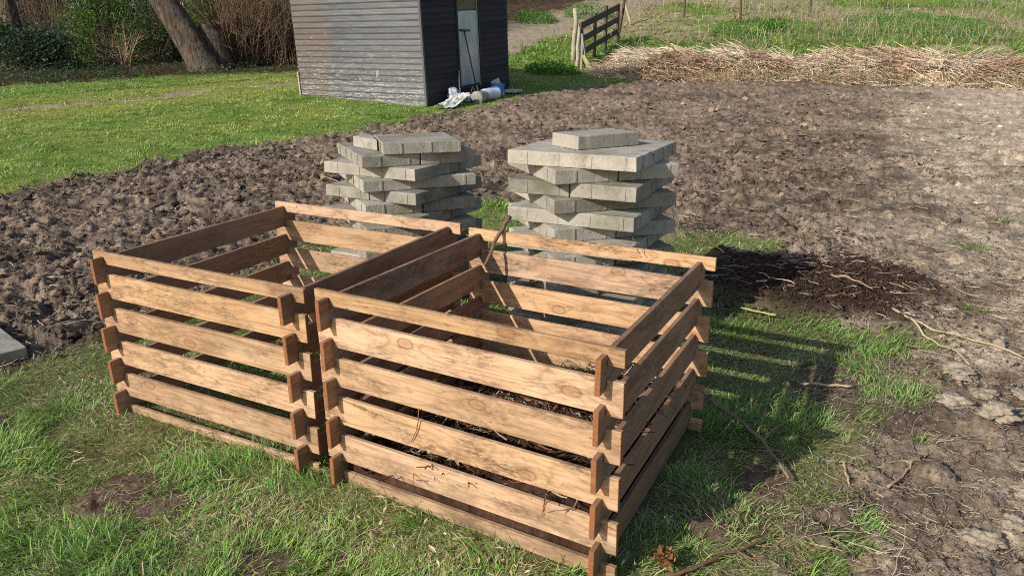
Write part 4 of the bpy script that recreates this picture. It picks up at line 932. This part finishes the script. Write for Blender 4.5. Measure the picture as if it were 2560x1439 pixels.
def tree(name, base, pts, rads, label, bark, limbs, crown_c, crown_r, ntw=900, seed=0, twcol=(.16, .11, .075), leafn=0):
    b = Vector(base); e = empty(name, b, label, 'tree'); bb = np.array(base)
    v, l, t, c = trunk_mesh(pts, rads, seed=seed); np_mesh('trunk', v, l, t, bark, c, e, smooth=True)
    parts = []
    for q in limbs:
        v, l, t, c = trunk_mesh(q[0], q[1], 10, .1, seed+3); parts.append((v, l, t, c))
    if parts: v, l, t, c = merge(parts); np_mesh('limbs', v, l, t, bark, c, e, smooth=True)
    v, l, t, c = twig_cloud(ntw, crown_c, crown_r, (.5, 1.6), (.006, .016), twcol); np_mesh('crown', v, l, t, M_TWIG, c, e)
    return e
# everything of a tree is written relative to its base
RX, RY = float(RR[0]), float(RR[1]); VX, VY = float(V[0]), float(V[1])
def rel(du, dv, z): return (du*RX+dv*VX, du*RY+dv*VY, z)
def base_at(s, k): x0, y0 = xy(s, s*k); return (float(x0), float(y0), ground_pt(float(x0), float(y0))-.05)
LT = base_at(19.9, -.395)
tr = tree('leaning_tree', LT, [rel(.05, 0, -.15), rel(-.02, 0, .12), rel(-.20, 0, .55), rel(-.48, 0, 1.05), rel(-.85, -.05, 1.75), rel(-1.35, -.1, 2.7), rel(-2.0, -.1, 4.0), rel(-2.4, 0, 5.6)],
     [.58, .44, .37, .35, .31, .29, .25, .18], 'thick grey-brown tree trunk leaning left at the edge of the wood', M_BARK,
     [([rel(-1.4, 0, 2.9), rel(-.6, .2, 4.1), rel(.1, .4, 5.8)], [.2, .14, .06]), ([rel(-2.0, 0, 4.0), rel(-3.1, .3, 4.9), rel(-4.2, .4, 5.6)], [.18, .12, .05]), ([rel(-2.3, 0, 5.4), rel(-1.9, -.4, 6.6), rel(-1.6, -.5, 8)], [.16, .1, .04])],
     rel(-2.2, 0, 6.6), (2.6, 2.6, 2.4), 1400, 1)
v, l, t, c = trunk_mesh([rel(.30, .35, .1), rel(.20, .30, .7), rel(.10, .30, 1.0), rel(.10, .30, 1.17)], [.34, .30, .27, .25], 18, .14, 5); np_mesh('cut_stem', v, l, t, M_BARK, c, tr, smooth=True)
TR = [(24.0, -.632, .24, .0, 'pale brown tree trunk at the left behind the dark laurel', M_BARK2), (27.0, -.685, .28, .1, 'tree trunk at the top left corner of the picture', M_BARK2), (30, -.56, .16, .1, 'thin trunk between the pale trunk and the green bush', M_BARK), (31, -.335, .15, -.1, 'slender trunk behind the twiggy thicket', M_BARK), (34, -.44, .2, .05, 'dark trunk deep in the wood behind the leaning tree', M_BARK), (29, -.74, .2, -.05, 'trunk just outside the left edge of the wood', M_BARK2)]
for i, (s, k, r, ln, lab, bk) in enumerate(TR):
    b_ = base_at(s, k); tree('woodland_tree', b_, [rel(0, 0, -.1), rel(-ln*.5, 0, .4), rel(-ln*1.5-.10, 0, 1.6), rel(-ln*2-.3, .1, 3.5), rel(-ln*2-.2, .1, 6.5)], [r*1.35, r*1.05, r, r*.85, r*.4], lab, bk,
       [([rel(-ln*2, 0, 3.0), rel(.9, .2, 4.4), rel(1.5, .4, 5.6)], [r*.5, r*.3, r*.12]), ([rel(-ln*2-.2, 0, 3.8), rel(-1.3, .2, 5.0), rel(-1.9, .4, 6.3)], [r*.5, r*.3, r*.12])], rel(-.2, 0, 6), (2.2, 2.2, 2.0), 500, 20+i)['group'] = 'trees in the wood'
def shrub(s, k, rx, ry, h, nl, size, colr, label, name='shrub', up=.2, aspect=.45, ntw=160, twc=(.20, .15, .10), z0=.15):
    b = base_at(s, k); e = empty(name, b, label, 'shrub')
    P = []
    cl = rng.normal(size=(34, 3)); cl /= np.linalg.norm(cl, axis=1, keepdims=True); cl[:, 2] = np.abs(cl[:, 2])*1.2-.15; cl *= rng.uniform(.45, .95, (34, 1))
    ci = rng.integers(0, 34, nl); d = rng.normal(0, .17, (nl, 3)); p = cl[ci]+d; p = p*np.array([rx, ry, h]); p[:, 2] = np.maximum(p[:, 2]+z0*h, .03)
    q = np.column_stack([p[:, 0]*RX+p[:, 1]*VX, p[:, 0]*RY+p[:, 1]*VY, p[:, 2]])
    col = cjit(colr, nl, .25, .08)*(rng.uniform(.6, 1.35, 34)[ci])[:, None]
    v, l, t, c = leaves(q, rng.uniform(.6, 1.4, nl)*size, col, up, aspect); np_mesh('foliage', v, l, t, M_LEAF, c, e)
    n = ntw; path = np.zeros((n, 4, 3)); tgt = q[rng.integers(0, nl, n)]; st = rng.normal(0, .12, (n, 3))*np.array([rx, rx, 0]); 
    for i_, f in enumerate((0, .35, .7, 1)): path[:, i_] = st*(1-f)+tgt*f+rng.normal(0, .04, (n, 3))*(i_ > 0)*(i_ < 3); path[:, i_, 2] = tgt[:, 2]*f**.8
    v, l, t, c = tubes(path, np.repeat(rng.uniform(.006, .014, n)[:, None], 4, 1)*np.array([1, .8, .5, .25]), 4, cjit(twc, n, .2, .05)); np_mesh('branches', v, l, t, M_TWIG, c, e)
    return e
shrub(20.3, -.64, 1.7, .9, 1.25, 7000, .095, (.040, .085, .040), 'dark glossy laurel shrub at the left edge of the wood', 'laurel_shrub', .5)
shrub(22.5, -.735, 1.6, 1.0, 2.0, 4600, .08, (.030, .060, .026), 'large dark evergreen shrub beyond the left edge of the picture', 'laurel_shrub', .5)
shrub(22.0, -.515, 1.25, .7, 2.2, 9000, .07, (.085, .170, .030), 'tall bright green leafy bush left of the leaning trunk', 'leafy_bush')
shrub(22.2, -.455, .9, .6, 1.9, 5500, .065, (.055, .105, .030), 'mid green bush close behind the leaning trunk', 'leafy_bush')
shrub(22.6, -.385, .95, .6, 2.2, 8500, .07, (.075, .180, .028), 'fresh green bush right of the leaning trunk', 'leafy_bush')
shrub(25.5, -.60, 1.7, 1.0, 2.4, 4200, .05, (.11, .095, .05), 'brownish bush between the laurel and the pale trunk', 'leafy_bush', ntw=700)
def twiggy(s, k, n, h, spread, rad, colr, label, name='bare_shrub', fan=.5, K=7, curl=.45, r=(.005, .012)):
    b = base_at(s, k); e = empty(name, b, label, 'shrub')
    du = rng.uniform(-spread, spread, n); dv = rng.uniform(-rad, rad, n); P = np.column_stack([du*RX+dv*VX, du*RY+dv*VY, 0*du]); P[:, 2] = gz(P[:, 0]+b[0], P[:, 1]+b[1])-b[2]-.02
    path = wander(P, rng.uniform(0, 6.28, n), rng.uniform(.45, 1, n)*h, K, curl, rise=1.5708-np.abs(rng.normal(0, fan, n)).clip(0, 1.3), droop=.25)
    A_ = tubes(path, np.repeat(rng.uniform(*r, n)[:, None], K, 1)*np.linspace(1, .3, K), 3, cjit(colr, n, .28, .06))
    m = n*4; j = rng.integers(0, n, m); kk = rng.integers(2, K-1, m); Q = path[j, kk]
    B_ = tubes(wander(Q, rng.uniform(0, 6.28, m), rng.uniform(.12, .5, m), 4, .9, rise=.4), np.repeat(rng.uniform(.003, .006, m)[:, None], 4, 1)*np.array([1, .8, .6, .3]), 3, cjit(colr, m, .28, .06))
    v, l, t, c = merge([A_, B_]); tag(np_mesh('stems', v, l, t, M_TWIG, c, e), kind='stuff')
    return e
for i, (s, k, n, lab) in enumerate(((20.9, -.352, 330, 'dense brown bare hedge just right of the leaning trunk'), (21.3, -.312, 430, 'dense brown bare hedge midway to the shed'), (21.4, -.270, 430, 'dense brown bare hedge up against the shed'), (22.6, -.225, 260, 'bare hedge hidden mostly behind the shed'))):
    twiggy(s, k, n, 3.1, .55, .5, (.155, .105, .068), lab, 'bare_hedge', .38, curl=.9)['group'] = 'bare brown hedge plants'
twiggy(21.2, -.497, 26, 1.3, .10, .1, (.26, .19, .13), 'pale many-stemmed bare shrub fanning out left of the leaning trunk', fan=.55, curl=.3, r=(.008, .015))
twiggy(23.4, -.57, 160, 2.2, .5, .4, (.13, .095, .06), 'thin brown twiggy shrub behind the laurel')
twiggy(23.6, -.43, 180, 2.4, .7, .4, (.10, .07, .05), 'dark twiggy shrub behind the leaning trunk')
# mass of the wood behind, shade put into its dark colours, ivy on its floor
def wood_mass(N, smin, smax, kmin, kmax, h, size, colr, name, label):
    s = rng.uniform(smin, smax, N); k = rng.uniform(kmin, kmax, N); x, y = xy(s, s*k); z = gz(x, y)+rng.uniform(0, 1, N)**.8*h*(.75+.5*fbm(x*.5, y*.5, 310))
    kp = rng.uniform(size=N) < ss(.25, .5, fbm(x*.9+z*.7, y*.9-z*.5, 312)); P = np.stack([x, y, z], 1)[kp]; n = len(P)
    v, l, t, c = leaves(P, rng.uniform(.6, 1.5, n)*size, cjit(colr, n, .35, .12), .1, .6); tag(np_mesh(name, v, l, t, M_LEAF, c), label, 'woodland', kind='stuff')
wood_mass(46000, 27, 36, -1.05, -.12, 6.5, .17, (.028, .036, .018), 'woodland', 'dark mass of trees and undergrowth at the back of the wood')
wood_mass(15000, 25, 30, -1.0, -.25, 3.6, .12, (.06, .043, .027), 'woodland', 'brown thicket of dead leaves inside the wood')
N = 1500; s = rng.uniform(23.5, 31, N); x, y = xy(s, s*rng.uniform(-.95, -.22, N)); P = np.stack([x, y, gz(x, y)], 1)
v, l, t, c = tubes(wander(P, rng.uniform(0, 6.28, N), rng.uniform(1.0, 4.5, N), 7, .5, rise=1.3), np.repeat(rng.uniform(.006, .02, N)[:, None], 7, 1)*np.linspace(1, .3, 7), 3, cjit((.105, .075, .05), N, .4, .06)); tag(np_mesh('undergrowth', v, l, t, M_TWIG, c), 'tangle of bare brown stems filling the wood', 'undergrowth', kind='stuff')  # stem brown lowered so the colour carries the wood's shade
N = 16000; y = rng.uniform(2, 15, N); edge = np.interp(y, [-1,5.5,6.94,8.73,10.6,12.2,15,40], [-22,-16.5,-16.45,-15.7,-14.6,-13.3,-12.6,-12.6]); x = edge-rng.uniform(-.4, 3.2, N)**1.0
kp = rng.uniform(size=N) < ss(.32, .55, fbm(x*1.2, y*1.2, 320)); x, y = x[kp], y[kp]; n = len(x)
v, l, t, c = leaves(np.stack([x, y, gz(x, y)+rng.uniform(.01, .16, n)], 1), rng.uniform(.03, .075, n), cjit((.050, .085, .035), n, .3, .1), 1.0, .7); tag(np_mesh('ivy', v, l, t, M_LEAF, c), 'low dark ivy carpet along the foot of the wood', 'ivy', kind='stuff')

# ------------------------------------------------------------------ light, sky, camera
AZ, EL = math.radians(18), math.radians(28.5)
d = Vector((math.sin(AZ)*math.cos(EL), math.cos(AZ)*math.cos(EL), -math.sin(EL)))
L = bpy.data.lights.new('sun', 'SUN'); L.energy = 5.0; L.angle = math.radians(.5); L.color = (1.0, .93, .82)
lo = bpy.data.objects.new('sun', L); COL.objects.link(lo); lo.rotation_euler = d.to_track_quat('-Z', 'Y').to_euler(); lo.location = (-6, -18, 12)
w = bpy.data.worlds.new('World'); scn.world = w; w.use_nodes = True; nt = w.node_tree; nt.nodes.clear()
sky = nt.nodes.new('ShaderNodeTexSky'); sky.sky_type = 'NISHITA'; sky.sun_disc = False; sky.sun_elevation = EL; sky.sun_rotation = math.radians(180)+AZ; sky.air_density = 1.0; sky.dust_density = 1.5
bg = nt.nodes.new('ShaderNodeBackground'); bg.inputs[1].default_value = .135; ou = nt.nodes.new('ShaderNodeOutputWorld'); nt.links.new(sky.outputs[0], bg.inputs[0]); nt.links.new(bg.outputs[0], ou.inputs[0])
cam = bpy.data.cameras.new('camera'); co = bpy.data.objects.new('camera', cam); COL.objects.link(co); scn.camera = co
cam.sensor_width = 36; cam.lens = FPX/2560*36; cam.clip_start = .05; cam.clip_end = 3000
cp, spn = math.cos(PITCH), math.sin(PITCH); fwd = Vector((-math.sin(YAW)*cp, math.cos(YAW)*cp, spn)); right = Vector((math.cos(YAW), math.sin(YAW), 0)); up = right.cross(fwd)
r_ = right*math.cos(ROLL)+up*math.sin(ROLL); u_ = up*math.cos(ROLL)-right*math.sin(ROLL)
M = Matrix.Identity(4)
for i in range(3): M[i][0], M[i][1], M[i][2], M[i][3] = r_[i], u_[i], -fwd[i], (CX, CY, CZ)[i]
co.matrix_world = M
scn.view_settings.view_transform = 'Standard'; scn.view_settings.look = 'None'; scn.view_settings.exposure = 0; scn.view_settings.gamma = 1
scn.cycles.max_bounces = 6; scn.cycles.transparent_max_bounces = 6; scn.cycles.use_denoising = False; scn.cycles.filter_width = 1.0; scn.cycles.sample_clamp_indirect = 4
